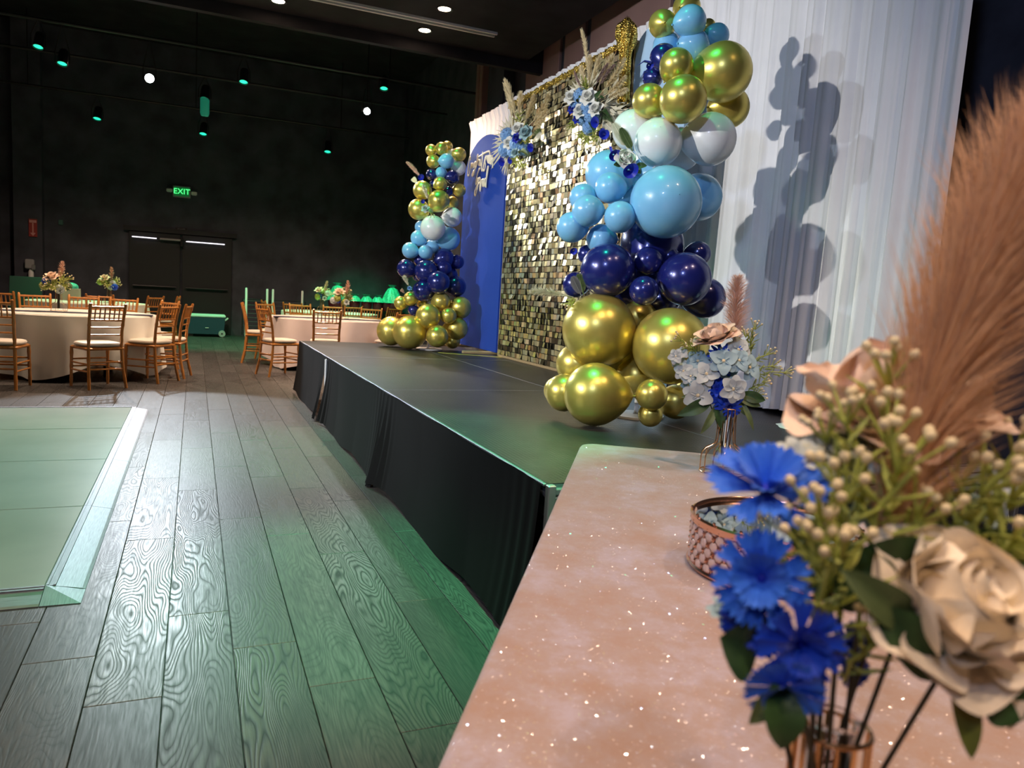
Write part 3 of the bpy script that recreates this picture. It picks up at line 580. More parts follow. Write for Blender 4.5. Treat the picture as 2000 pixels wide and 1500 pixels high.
# ------------------------------------------------------------------ chairs
def bamboo(p0, p1, r, rings=3, taper=1.):
    p0, p1 = Vector(p0), Vector(p1); pts, rs = [], []
    n = rings*4+1
    for i in range(n): 
        t = i/(n-1); pts.append(p0.lerp(p1, t)); rs.append(r*(1.22 if i % 4 == 2 else 1.)*(1+(taper-1)*t))
    return G().tube(pts, rs, 8)
CHM = {}
def chair_parts():
    P = []; c = M['chair']
    for s in (-1, 1):
        back = [(s*.195, -.235, 0), (s*.18, -.19, .22), (s*.172, -.172, .45), (s*.172, -.185, .62), (s*.178, -.215, .78), (s*.182, -.25, .915)]
        pts, rs = [], []
        for i in range(len(back)-1):
            for t in (0, .3, .45, .6): pts.append(Vector(back[i]).lerp(Vector(back[i+1]), t)); rs.append(.0165 if t != .45 else .0195)
        pts.append(Vector(back[-1])); rs.append(.0165); pts.append(Vector(back[-1])+Vector((0, -.005, .012))); rs.append(.011)
        P.append(('leg', G().tube(pts, rs, 8).mesh('back_leg', c)))
        P.append(('leg', bamboo((s*.195, .195, 0), (s*.190, .185, .44), .0155, 3, 1.1).mesh('front_leg', c)))
        P.append(('stretcher', bamboo((s*.187, -.20, .19), (s*.195, .19, .19), .009, 2).mesh('str', c)))
        P.append(('stretcher', bamboo((s*.183, -.19, .27), (s*.194, .19, .27), .009, 2).mesh('str', c)))
    for y, z in ((.19, .22), (.19, .30), (-.195, .215), (-.19, .29)): P.append(('stretcher', bamboo((-.19, y, z), (.19, y, z), .009, 2).mesh('str', c)))
    P.append(('seat_frame', G().bbox((0, .005, .435), (.40, .39, .035), .012).mesh('seat_frame', c)))
    P.append(('top_rail', bamboo((-.18, -.241, .885), (.18, -.241, .885), .013, 3).mesh('rail', c)))
    for y, z, r in ((-.208, .745, .011), (-.192, .665, .009), (-.181, .585, .009)): P.append(('back_rail', bamboo((-.175, y, z), (.175, y, z), r, 3).mesh('rail', c)))
    for k in range(6):
        x = -.125+.05*k; P.append(('spindle', G().tube([(x, -.208, .745), (x, -.223, .81), (x, -.240, .885)], .0075, 6).mesh('spindle', c)))
    def cu(u, v):
        a = 2*math.pi*u; e = 4.; ca, sa = math.cos(a), math.sin(a); k = (abs(ca)**e+abs(sa)**e)**(-1/e)
        r = (0, .17, .196, .203, .196, .17, 0)[int(v*6+.5)]; z = (.456, .456, .462, .478, .494, .502, .505)[int(v*6+.5)]
        return (r*k*ca, r*k*sa*.98+.005, z)
    P.append(('cushion', G().grid(32, 6, cu, True).mesh('cushion', M['cush'])))
    return P
CP = chair_parts()
def chair(x, y, face, label, group):
    rz = math.atan2(face[1], face[0])-math.pi/2
    t = thing('banquet_chair', label, 'chair', TR((x, y, 0), rz), group)
    for nm, me in CP: child(nm, me, t)
G1 = 'chairs at the near left table'; G2 = 'chairs at the right table'; G3 = 'chairs at the far left table'; G4 = 'chairs at the far right table'
chair(-.97, 9.30, (-.5, .86), 'gold bamboo-style chair with its back to the camera at the near left table', G1)
chair(-1.84, 9.22, (.12, .99), 'gold bamboo-style chair cut by the left edge of the photo, back to camera', G1)
chair(-.47, 9.86, (-.83, .55), 'gold bamboo-style chair side-on at the right end of the near left table', G1)
chair(-.30, 10.32, (-.97, .2), 'gold bamboo-style chair just behind the side-on one at the near left table', G1)
chair(-.50, 11.20, (-.8, -.6), 'gold bamboo-style chair at the far right corner of the near left table', G1)
chair(-.98, 11.62, (-.3, -.95), 'gold bamboo-style chair across the near left table, right of the flower vase', G1)
chair(-1.42, 11.78, (0, -1), 'gold bamboo-style chair across the near left table, behind the flower vase', G1)
chair(-1.92, 11.70, (.3, -.95), 'gold bamboo-style chair across the near left table, left of the flower vase', G1)
chair(-2.35, 11.05, (.8, -.5), 'gold bamboo-style chair at the left rim of the near left table', G1)
chair(-2.42, 12.5, (.2, .98), 'gold bamboo-style chair between the two left tables at the photo edge', G3)
chair(1.07, 10.62, (.93, .36), 'orange-gold chair turned out beside the far stage corner', G2)
chair(1.70, 10.72, (.08, 1), 'orange-gold chair with its back to the stage at the right table', G2)
chair(.93, 12.35, (.95, -.1), 'gold chair at the left rim of the right table by the wire racks', G2)
chair(1.22, 12.85, (.6, -.8), 'gold chair across the right table, first from the wire racks', G2)
chair(1.72, 13.08, (.2, -1), 'gold chair across the right table, left of the flower vase', G2)
chair(2.22, 13.05, (-.1, -1), 'gold chair across the right table, behind the flower vase', G2)
chair(2.70, 12.72, (-.5, -.85), 'gold chair across the right table, right of the flower vase', G2)
chair(2.72, 11.05, (-.6, .8), 'orange-gold chair partly hidden behind the far gold balloons', G2)
chair(-2.62, 13.85, (.8, .4), 'gold chair at the left rim of the far left table', G3)
chair(-1.35, 13.25, (-.1, 1), 'gold chair with its back to the camera at the far left table', G3)
chair(-.78, 13.85, (-.8, .6), 'gold chair at the near right rim of the far left table', G3)
chair(-.50, 14.55, (-1, .1), 'gold chair at the right end of the far left table', G3)
chair(1.42, 14.6, (1, .1), 'gold chair at the left rim of the far right table', G4)
chair(1.75, 14.0, (.6, .8), 'gold chair with its back to the camera at the far right table', G4)
chair(2.62, 13.85, (0, 1), 'gold chair directly before the far right table, near its middle', G4)
chair(3.35, 14.1, (-.5, .85), 'gold chair at the right rim of the far right table', G4)

# ------------------------------------------------------------------ round tables
def cloth_mesh(r, top, hem, seed, m, folds=7, amp=.062):
    rr = random.Random(seed); p1, p2 = rr.uniform(0, 6), rr.uniform(0, 6)
    def fn(u, v):
        a = 2*math.pi*u
        if v < .25: return (r*v*4*.97*math.cos(a), r*v*4*.97*math.sin(a), top)
        d = max(0., (v-.32)/.68); f = amp*d**.8*(math.sin(folds*a+p1)+.45*math.sin((folds*2+1)*a+p2)); q = r*(.97 if v < .3 else 1)+.03*d+f
        h = hem+.06*math.sin(3*a+p2)+.04*math.sin(5*a+p1)
        return (q*math.cos(a), q*math.sin(a), top-(.004 if v < .33 else 0)-(top-max(h, .015))*d)
    return G().grid(120, 24, fn, True).mesh('tablecloth', m)
def round_table(x, y, lab, labc, m, seed, hem=.09, r=.915):
    t = thing('round_table', lab, 'table', Vector((x, y, 0)), 'round banquet tables')
    put('table_top', G().lathe([(.01, .735), (r-.02, .735), (r-.015, .752), (.01, .753)], 40).mesh('top', M['plywood']), t, Vector((x, y, 0)))
    for k in range(4):
        a = math.pi/4+k*math.pi/2; put('leg', G().tube([(.5*math.cos(a), .5*math.sin(a), 0), (.5*math.cos(a), .5*math.sin(a), .735)], .018, 8).mesh('leg', M['dark']), t, Vector((x, y, 0)))
    thing('tablecloth', labc, 'tablecloth', Vector((x, y, 0)), 'tablecloths on the round tables', cloth_mesh(r, .757, hem, seed, m))
round_table(-1.34, 10.55, 'round table under the ivory cloth at the near left', 'ivory cloth with deep folds on the near left round table', M['tcloth'], 1)
round_table(1.95, 11.92, 'round table under the blush cloth behind the stage', 'blush pink cloth on the round table behind the stage', M['tcloth2'], 2)
round_table(-1.65, 14.55, 'round table under the green-lit cloth at the far left', 'green-lit white cloth on the far left round table', M['tcloth'], 3)
round_table(2.45, 14.95, 'round table under the green-lit cloth at the far right', 'green-lit white cloth on the far right round table', M['tcloth'], 4)
def runner(x, y, rz, lab):
    g = G().grid(24, 4, lambda u, v: (1.74*(u-.5), .30*(v-.5)+.012*math.sin(u*20), .7615+.0015*math.sin(u*30+v*5)))
    thing('table_runner', lab, 'table runner', TR((x, y, 0), rz), None, g.mesh('runner', M['runner']))
runner(-1.34, 10.30, R(4), 'narrow navy runner across the ivory table')
runner(1.95, 11.62, R(-2), 'narrow navy runner across the blush table')

# ------------------------------------------------------------------ things along the far wall
ck = thing('cooler', 'navy wheeled cooler with pale lid standing by the exit doors', 'cooler', Vector((.24, 17.9, 0)))
def cs(name, me, L=None): return child(name, me, ck, L)
cs('body', G().add([(-.37, -.2, .06), (.36, -.2, .06), (.36, .2, .06), (-.37, .2, .06), (-.40, -.22, .42), (.39, -.22, .42), (.39, .22, .42), (-.40, .22, .42)], [(3, 2, 1, 0), (4, 5, 6, 7), (0, 1, 5, 4), (1, 2, 6, 5), (2, 3, 7, 6), (3, 0, 4, 7)]).mesh('body', M['cooler'], False))
cs('lid', G().bbox((-.005, 0, .455), (.81, .46, .07), .02).mesh('lid', M['mint']))
for y in (-.235, .235): cs('wheel', G().lathe([(.02, -.02), (.068, -.02), (.075, 0), (.068, .02), (.02, .02)], 20, Matrix.Translation((.325, y, .076)) @ Matrix.Rotation(R(90), 4, 'X')).mesh('wheel', M['grey']))
cs('handle', G().tube([(.39, -.12, .36), (.45, -.12, .41), (.45, .12, .41), (.39, .12, .36)], .012, 8).mesh('handle', M['white']))
cs('badge', G().box((.02, -.223, .2), (.07, .004, .012)).mesh('badge', M['white'], False)); cs('foot', G().box((-.3, 0, .03), (.08, .36, .06)).mesh('foot', M['plast'], False))

def text(body, size, m, W, parent, name, ext=.004, align='CENTER'):
    c = bpy.data.curves.new(name, 'FONT'); c.body = body; c.size = size; c.extrude = ext; c.align_x = align; c.align_y = 'CENTER'; c.materials.append(m)
    tmp = bpy.data.objects.new('tmp', c); COL.objects.link(tmp); me = bpy.data.meshes.new_from_object(tmp.evaluated_get(bpy.context.evaluated_depsgraph_get())); bpy.data.objects.remove(tmp)
    return put(name, me, parent, W)
FACE = Matrix.Rotation(R(90), 4, 'X')
ex = thing('exit_sign', 'lit green EXIT sign with two lamp heads above the doors', 'exit sign', Vector((-.275, FY-.06, 3.13)))
child('housing', G().bbox((0, 0, 0), (.36, .06, .25), .012).mesh('housing', M['grey'], False), ex)
child('face', G().box((0, -.032, 0), (.31, .006, .2)).mesh('face', M['exitg'], False), ex)
text('EXIT', .165, M['exitt'], Matrix.Translation((-.275, FY-.098, 3.13)) @ FACE, ex, 'exit_letters')
for s in (-1, 1): child('lamp_head', G().bbox((s*.25, -.03, .01*s*-1), (.12, .09, .085), .02).mesh('lamp_head', M['white']), ex)
sx = thing('exit_plate', 'small EXIT lettering plate on the doors below the lit sign', 'sign', Vector((-.28, FY-.01, 2.305)))
child('plate', G().box((0, 0, 0), (.24, .008, .09)).mesh('plate', M['door'], False), sx)
text('EXIT', .075, M['grey'], Matrix.Translation((-.28, FY-.018, 2.305)) @ FACE, sx, 'exit_letters', .001)
# glass light bars on the doors
lb = thing('wall_light_bar', 'thin tilted light bar with glowing white tubes by the doors', 'light bar', Vector((-.3, FY-.16, 2.06)))
for x0, x1, z in ((-.95, -.47, 2.075), (.12, .92, 2.055)): put('tube', G().tube([(-.3+x0, FY-.16, z), (-.3+x1, FY-.16, z-.004)], .010, 8).mesh('tube', mat('white_tube_glow', (1, 1, 1), .4, emit=(.9, .85, 1), es=1.4)), lb)
put('holder', G().bbox((-.5, FY-.15, 2.07), (.42, .05, .045), .01).mesh('holder', M['grey'], False), lb); put('bracket', G().bbox((-.27, FY-.08, 2.03), (.06, .16, .2), .01).mesh('bracket', M['dark'], False), lb); put('rod', G().tube([(-.78, FY-.16, 2.073), (-.15, FY-.16, 2.06)], .008, 6).mesh('rod', M['dark']), lb)
ar = thing('arrow_sign', 'red sign with a pale downward arrow on the far wall', 'sign', Vector((-3.06, FY-.26, 2.09)))
child('plate', G().bbox((0, 0, 0), (.15, .012, .36), .003).mesh('plate', M['red'], False), ar)
child('arrow', G().prism([(-.012, .1), (.012, .1), (.012, -.1), (.05, -.1), (0, -.165), (-.05, -.1), (-.012, -.1)], -.009, -.006, lambda u, v, d: (u, d, v)).mesh('arrow', M['pinksign'], False), ar)
child('header', G().box((0, -.008, .13), (.125, .004, .05)).mesh('header', M['pinksign'], False), ar)
fe = thing('fire_extinguisher', 'grey wall-mounted fire cabinet valve with hanging cylinder under the red arrow sign', 'extinguisher', Vector((-3.10, FY-.3, 1.25)))
child('bracket_box', G().bbox((-.02, 0, .1), (.16, .12, .2), .02).mesh('box', M['grey'], False), fe); child('cylinder', G().lathe([(.02, -.24), (.045, -.23), (.05, -.2), (.05, -.06), (.03, -.02), (.02, 0)], 14).mesh('cyl', M['white']), fe); child('valve', G().bbox((.05, -.03, .04), (.07, .07, .12), .015).mesh('valve', M['alud'], False), fe)
thing('wall_switch', 'small dim green switch plate on the far wall right of the red arrow', 'switch', Vector((-2.6, FY-.02, 2.26)), None, G().bbox((0, 0, 0), (.08, .03, .11), .01).mesh('switch', mat('dim_green_plastic', (.05, .14, .12), .5), False))
# wire racks with pale posts
def rack(x0, x1, y, lab):
    t = thing('wire_rack', lab, 'rack', Vector(((x0+x1)/2, y, 0)), 'wire racks by the far wall')
    for x in (x0, x1): put('post', G().tube([(x, y, 0), (x, y, .1), (x, y, 1.1), (x, y, 1.12)], [.012, .024, .024, .016], 8).mesh('post', M['white']), t)
    for k in range(9): put('rung', G().tube([(x0-.06, y+.03, .12+.09*k), (x1+.06, y+.03, .12+.09*k)], .006, 6).mesh('rung', M['dark']), t)
    put('frame', G().tube([(x0-.07, y+.03, .1), (x0-.07, y+.03, .88), (x1+.07, y+.03, .88), (x1+.07, y+.03, .1)], .012, 6).mesh('frame', M['dark']), t)
rack(1.03, 1.46, 17.2, 'black wire rack with pale posts right of the cooler'); rack(1.58, 2.20, 17.2, 'wider black wire rack with pale posts behind the right table')
# basket table
bt = thing('buffet_table', 'long dark table of wrapped gift baskets along the far wall', 'table', Vector((3.4, 17.6, 0)))
put('table_top', G().bbox((3.4, 17.6, .73), (2.26, .76, .03), .005).mesh('top', M['dark'], False), bt); put('black_cloth', G().bbox((3.4, 17.6, .375), (2.3, .80, .74), .01).mesh('cloth', M['skirt'], False), bt)
def basket(x, w, h, lab, handle=False):
    t = thing('gift_basket', lab, 'basket', Vector((x, 17.5, .748)), 'wrapped gift baskets on the dark table')
    child('basket', G().lathe([(.01, 0), (w*.42, 0), (w*.5, .10), (w*.52, .2), (w*.48, .2), (w*.4, .02)], 20).mesh('basket', M['maroon']), t)
    def wr_(u, v):
        a = 2*math.pi*u; r = w*.5*(1-v)**.75*(1+.10*math.sin(a*8+v*4))+.03; 
        if v > .82: r = .03+.35*(v-.82)*(1+.3*math.sin(a*5))
        return (r*math.cos(a), r*math.sin(a), .2+h*v)
    child('wrapping', G().grid(40, 14, wr_, True).mesh('wrapping', M['cello']), t)
    if handle: child('handle', G().tube([(w*.45*math.cos(a), 0, .2+(h*.75)*math.sin(a)) for a in [math.pi*k/12 for k in range(13)]], .012, 6).mesh('handle', M['plywood']), t)
basket(3.02, .40, .40, 'tall teal-wrapped gift basket with a handle behind the right table vase', True)
basket(3.42, .24, .16, 'small teal-wrapped basket, first right of the tall handled one'); basket(3.70, .24, .16, 'small teal-wrapped basket, second right of the tall handled one'); basket(3.96, .24, .16, 'small teal-wrapped basket next to the large peaked one')
basket(4.30, .46, .42, 'large peaked teal-wrapped gift basket near the balloons')
gb = thing('gift_crate', 'pale wooden crate holding a teal bundle at the far left table', 'crate', Vector((-1.95, 14.75, .76)))
child('crate', G().bbox((0, 0, .1), (.3, .22, .2), .006).mesh('crate', M['crate'], False), gb); child('bundle', G().ball((0, 0, .22), .12, 14, 8, (1.1, .8, .7)).mesh('bundle', M['cello']), gb)
dc = thing('folding_easel', 'dark green leaning board behind the far left table', 'board', Vector((-2.75, 15.6, 0)))
child('board', G().bbox((0, 0, .62), (.5, .03, 1.0), .01, Matrix.Rotation(R(-12), 3, 'X')).mesh('board', mat('dark_green_board', (.01, .05, .035), .5), False), dc)
for s in (-1, 1): child('leg', G().tube([(s*.2, -.12, 0), (s*.2, 0, .6)], .014, 6).mesh('leg', M['dark']), dc)

# ------------------------------------------------------------------ ceiling lamps
for n, (y, z) in enumerate(((13.0, 4.78), (14.8, 4.78), (17.6, 4.78))):
    rp = thing('lighting_pipe', ('nearest', 'middle', 'rearmost')[n]+' black pipe of the lighting grid under the high ceiling', 'pipe', Vector((0, y, z)))
    child('pipe', G().tube([(-7.8, 0, 0), (4.6, 0, 0)], .024, 8).mesh('pipe', M['plast']), rp)
    for x in (-6, -3, 0, 3): child('hanger', G().tube([(x, 0, 0), (x, 0, 6.2-z)], .01, 6).mesh('hanger', M['plast']), rp)
def lamp(p, to, lens, lab, pipe_z=4.78, s=1., power=None):
    p = Vector(p); d = (Vector(to)-p).normalized()
    t = thing('stage_lamp', lab, 'stage lamp', Matrix.Translation(p), 'stage lamps on the lighting grid')
    put('housing', G().lathe([(.02, -.26), (.07, -.25), (.085, -.2), (.09, 0), (.1, .03), (.1, .05), (.085, .05), (.085, .02)], 18).mesh('housing', M['plast']), t, AIM(p, d, 0, s))
    put('lens', G().lathe([(.001, .03), (.05, .028), (.086, .02), (.086, .012)], 18).mesh('lens', lens), t, AIM(p, d, 0, s))
    put('yoke', G().tube([p+Vector((-.12*s, 0, -.02)), p+Vector((-.12*s, 0, .14)), p+Vector((0, 0, max(.16, pipe_z-p.z))), p+Vector((.12*s, 0, .14)), p+Vector((.12*s, 0, -.02))], .009, 6).mesh('yoke', M['plast']), t)
    return t
lamp((-.65, 13.0, 4.20), (0, 0, 1.2), M['lens'], 'brilliant white stage lamp shining at the camera on the left', s=.72)
lamp((2.64, 13.0, 4.20), (0, 0, 1.2), M['lens'], 'brilliant white stage lamp right of the dark middle of the grid', s=.62)
GL = [((75, 88), 13.0, 'top left corner'), ((122, 121), 13.0, 'just below the top left one'), ((190, 229), 17.6, 'below and left of the bright left lamp'), ((400, 190), 14.8, 'right of the bright left lamp'), ((397, 259), 17.6, 'straight above the lit exit sign'), ((476, 157), 13.0, 'midway between the two white lamps'), ((640, 294), 17.6, 'lowest, left of the far balloons'), ((750, 170), 13.0, 'just above the right white lamp')]
LMP = []
for (px, py), y, lab in GL:
    d = ray(px, py); p = CAM+d*(y/d.y)
    LMP += [lamp(p, (p.x-.2, p.y-.8, p.z-2.2), M['lensg'], 'green stage lamp, '+lab, s=.75 if y < 14 else .85)]
p = CAM+ray(400, 208)*(14.8/ray(400, 208).y)
put('lit_barrel', G().lathe([(.01, -.17), (.06, -.16), (.075, -.12), (.075, .14), (.03, .16), (.01, .16)], 16).mesh('lantern', M['lensg2']), LMP[3], p)
def downlight(x, y, lab, power=150):
    t = thing('downlight', lab, 'ceiling light', Vector((x, y, 4.65)), 'warm round downlights in the black ceiling')
    child('ring', G().lathe([(.075, -.004), (.10, -.012), (.105, 0), (.075, 0)], 24).mesh('ring', M['dark']), t)
    child('lens', G().lathe([(.001, -.012), (.05, -.010), (.076, -.003)], 20).mesh('lens', M['lensw']), t)
    o = spot('downlight_or_fill', (x, y, 4.62), (x, y, 0), power, WARM, 110, .8, .06)
downlight(.91, 10.0, 'warm downlight at the top edge left of the ceiling track', 330); downlight(2.75, 10.0, 'warm downlight below the ceiling track', 330); downlight(2.75, 9.15, 'warm downlight above the ceiling track, nearest the drape', 90)
def off(x, y, power): spot('downlight_or_fill', (x, y, 4.62), (x, y, 0), power, WARM, 110, .8, .06)
off(-.93, 10, 330)
for x, pw in ((-.93, 120), (.91, 160), (2.75, 110)): off(x, .9, pw)
for k_, (x, y) in enumerate([(-2.77, .9), (-4.6, .9), (-2.77, 3.2), (-4.6, 3.2), (-2.77, 6.0), (-4.6, 6.0), (-2.77, 10.0), (-4.6, 10.0), (2.75, -1.4), (.91, -1.4), (-.93, -1.4), (-2.77, -1.4)]): off(x, y, 60 if 2 < y < 8 else 110)  # unseen lamps without fixtures, added as warm fill for the hall
for y_ in (13.9,): far_fill = [spot('table_fill', (x, y_, 4.5), (x, y_, 0), 330, WARM, 150, .8, .06) for x in (-1.4, 2.2)]  # unseen wide spots added to brighten the far tables and walls
# ------------------------------------------------------------------ flower kit (unit size, +Z is the flower's axis)
def petal(L, W, cup, curl, tip=.5, nu=6, nv=7, ruff=0, seed=0):
    """petal growing from the origin outwards along +X and up +Z"""
    def fn(u, v):
        s = u*2-1; w = W*math.sin(math.pi*min(1, v*.80+.08))**.75*(1 if v < .75 else 1-(v-.75)**2*4*tip)
        x = L*math.sin(v*cup)/max(cup, .01) if cup > .05 else L*v
        z = L*(1-math.cos(v*cup))/max(cup, .01) if cup > .05 else 0
        if v > .6: q = (v-.6)/.4; x += curl*L*q*q*.5; z -= curl*L*q*q*.55
        z += .28*W*s*s*(1-.6*v)+ruff*math.sin(s*5+seed)*v*v; x -= .20*W*s*s*v
        return (x, s*w, z)
    return G().grid(nu, nv, fn)
PM = {}
def pmesh(key, fn, m):
    k = (key, m.name)
    if k not in PM: PM[k] = fn().mesh(key, m, True, False)
    return PM[k]
def rose(parent, p, d, r, m, petals=True, openness=1., name='rose', flat=1., label=None, seed=1):
    """rose of radius r: tight heart with rings of cupped petals, each petal its own piece"""
    W = AIM(p, d, seed*1.3) @ Matrix.Diagonal((r, r, r*flat, 1))
    def heart():
        g = G()
        for k in range(3):
            a0 = k*2.1
            g.grid(14, 5, lambda u, v, k=k, a0=a0: ((.10+.11*k+.05*v+.05*u)*math.cos(a0+u*4.6), (.10+.11*k+.05*v+.05*u)*math.sin(a0+u*4.6), -.25+.85*v-.05*k+.04*math.sin(u*9)))
        return g
    c = put(name, pmesh('rose_heart', heart, m), parent, W)
    if label: c['label'] = label
    rings = [(3, .30, 1.35, .62, .95, .10), (4, .34, 1.05, .76, .92, .30), (5, .34, .66*openness, .86, .92, .50), (5, .28, .30*openness, .98, .90, .65)]
    rr = random.Random(seed)
    for q, (n, r0, cup, wd, ln, curl) in enumerate(rings):
        me = pmesh('rose_petal%d_%d' % (q, int(openness*10)), lambda: petal(ln, wd*.80, cup+.35, curl*.5, .36, 12, 12, .02, q), m)
        for k in range(n):
            a = 2*math.pi*(k+.5*q)/n+rr.uniform(-.18, .18); tilt = (1.02, .72, .38, .02)[q]+rr.uniform(-.1, .1)
            L = Matrix.Rotation(a, 4, 'Z') @ Matrix.Translation((r0*.35, 0, -.32+.03*q)) @ Matrix.Rotation(-tilt, 4, 'Y')
            child('petal', me, c, L)
    child('calyx', pmesh('calyx', lambda: G().lathe([(.03, -.75), (.06, -.6), (.16, -.5), (.3, -.36), (.2, -.3)], 12), M['leaf2']), c)
    return c
def small_rose_mesh(m):
    def f():
        g = G().grid(22, 4, lambda u, v: ((.12+.30*u)*math.cos(u*15), (.12+.30*u)*math.sin(u*15), -.25+.75*v-.12*u))
        for q, (n, tilt, cup) in enumerate(((5, .7, .9), (6, .2, .6))):
            for k in range(n):
                b = petal(.85, .5, cup, .4, .5, 4, 4); L = Matrix.Rotation(2*math.pi*(k+.5*q)/n, 4, 'Z') @ Matrix.Translation((.1, 0, -.25)) @ Matrix.Rotation(-tilt, 4, 'Y')
                g.add([L @ Vector(v) for v in b.v], b.f)
        return g
    return pmesh('small_rose', f, m)
def daisy(parent, p, d, r, m, n=6, name='blossom', wide=.44, cup=.5, centre='bud', sub=True, layers=1, label=None, seed=0, toothed=False):
    W = AIM(p, d, seed) @ Matrix.Diagonal((r, r, r, 1))
    c = put(name, pmesh('flower_eye_%s' % centre, lambda: G().ball((0, 0, .04), .16, 10, 6, (1, 1, .6)), M[centre]), parent, W)
    if label: c['label'] = label
    def one():
        if not toothed: return petal(1., wide, cup, .5, .35, 4, 5)
        g = G()           # cornflower ray: trumpet with a notched rim
        return g.grid(6, 6, lambda u, v: (v*(1+(.10 if int(u*6) % 2 else -.06)*(v > .9)), (u-.5)*2*wide*(.15+.85*v**1.2), .38*v*(1-.4*v)+.25*wide*((u-.5)*2)**2*v))
    me = pmesh('ray_%s_%s_%s' % (wide, cup, toothed), one, m)
    if sub:
        for q in range(layers):
            for k in range(n):
                child('petal', me, c, Matrix.Rotation(2*math.pi*(k+.5*q)/n+.13*math.sin(k*5+seed), 4, 'Z') @ Matrix.Translation((.06, 0, .02*q)) @ Matrix.Rotation(-.55*q-.12*math.sin(k*3+seed), 4, 'Y') @ Matrix.Diagonal((1-.22*q, 1-.15*q, 1, 1)))
    return c
def leaf(parent, p, q, w, m, name='leaf', bend=.15, label=None):
    """blade from p to q"""
    p, q = Vector(p), Vector(q); L = (q-p).length; d = (q-p).normalized(); side = d.cross(FWD); side = side.normalized() if side.length > .1 else CRT
    n = d.cross(side).normalized()
    def fn(u, v):
        s = u*2-1; ww = w*math.sin(math.pi*min(1, .06+v*.94))**.8; return d*(L*v)+side*(s*ww)+n*(bend*L*math.sin(v*math.pi)+.35*ww*abs(s))
    o = put(name, G().grid(6, 9, fn).mesh('leaf', m), parent, p)
    if label: o['label'] = label
    return o
def stemline(parent, a, b, r, m, name='stem', sag=.02):
    a, b = Vector(a), Vector(b); pts = [Vector((0, 0, 0)), (b-a)*.5+Vector((0, 0, -sag)), b-a]
    return put(name, G().tube([pts[0], pts[0].lerp(pts[1], .6), pts[1], pts[1].lerp(pts[2], .6), pts[2]], r, 6).mesh('stem', m), parent, a)
def sprig(parent, p, d, L, seed, buds=7, s=1., name='bud_sprig', mb=None):
    """green stem with spiky leaflets and a head of small cream buds"""
    rr = random.Random(seed); W = AIM(p, d, rr.uniform(0, 6))
    g = G().tube([(0, 0, 0), (.01*s, 0, L*.5), (0, .01*s, L)], .0022*s, 6)
    for k in range(9):
        z = L*(.08+.085*k); a = k*2.4; l_ = .031*s*(.6+.6*rr.random()); pz = Vector((0, 0, z)); q = pz+Vector((math.cos(a)*l_, math.sin(a)*l_, l_*.7)); g.tube([pz, pz.lerp(q, .5), q], [.0018*s, .0036*s, .0004], 5, flat=.5)
    tips = []
    for k in range(buds):
        a = k*2.4+rr.uniform(-.3, .3); r = .021*s*math.sqrt((k+.5)/buds)*1.15; q = Vector((r*math.cos(a), r*math.sin(a), L+.024*s*rr.uniform(.6, 1.2))); g.tube([(0, 0, L-.008*s), q], .0013*s, 5); tips.append(q)
    c = put(name, g.mesh('sprig', M['sprig']), parent, W)
    me = pmesh('bud', lambda: G().lathe([(.001, -1.2), (.5, -.8), (.95, 0), (.75, .7), (.3, 1.05), (.001, 1.1)], 8), mb or M['bud'])
    for q in tips: child('bud', me, c, AIM(q, q-Vector((0, 0, L-.03*s)), 0, .0042*s))
    return c
def plume_mesh(L, wd, n, seed, m, stem=.25, droop=.25, hw=.0011, up=.9, thin=False):
    """feathery pampas head along +Z; bare stem below"""
    rr = random.Random(seed); g = G()
    ax = lambda t: Vector((droop*L*.5*t*t, .04*L*math.sin(t*3), L*t))
    g.tube([ax(k/8) for k in range(9)], [.004*max(.35, L*2.2)*(1-.09*k)*.6 for k in range(9)], 6)
    for k in range(n):
        t = stem+(1-stem)*rr.random()**.9; p = ax(t); a = rr.uniform(0, 2*math.pi); e = math.sin(math.pi*min(1, (t-stem)/(1-stem)*.86+.12))**.8
        l_ = wd*(.55+.6*rr.random())*e+.05*L; o = Vector((math.cos(a), math.sin(a), up*(.8+.6*rr.random()))).normalized()
        mid = p+o*l_*.55+Vector((0, 0, .04*l_)); q = p+o*l_+Vector((.10*l_, 0, -.12*l_*rr.random())); sd = o.cross(Vector((math.sin(k), math.cos(k), .3))).normalized()*hw
        b = len(g.v); g.v += [tuple(p-sd), tuple(p+sd), tuple(mid+sd*.8), tuple(mid-sd*.8), tuple(q)]; g.f += [(b, b+1, b+2, b+3), (b+3, b+2, b+4)]
    return g.mesh('plume', m)
def plume(parent, p, q, wd, n, seed, m, name='pampas_plume', droop=.2, hw=.0011, stem=.25, label=None, up=.9):
    p, q = Vector(p), Vector(q); L = (q-p).length
    o = put(name, plume_mesh(L, wd, n, seed, m, stem, droop, hw, up), parent, AIM(p, q-p, seed), kind='stuff')
    if label: o['label'] = label
    return o
def hydrangea(parent, p, r, m, seed, n=46, name='hydrangea_head'):
    rr = random.Random(seed); g = G().ball((0, 0, 0), r*.8, 12, 8)
    for k in range(n):
        z = 1-2*(k+.5)/n; a = k*2.39996; s = math.sqrt(1-z*z); d = Vector((s*math.cos(a), s*math.sin(a), z)); W = AIM(d*r*.88, d, rr.uniform(0, 6), r*.30)
        for j in range(4):
            b = [Vector((0, 0, 0)), Vector((.7, -.5, .12)), Vector((1.05, 0, .1)), Vector((.7, .5, .12))]; Rm = Matrix.Rotation(j*math.pi/2, 4, 'Z'); g.add([W @ (Rm @ v) for v in b], [(0, 1, 2, 3)])
    return put(name, g.mesh('hydrangea', m), parent, p)
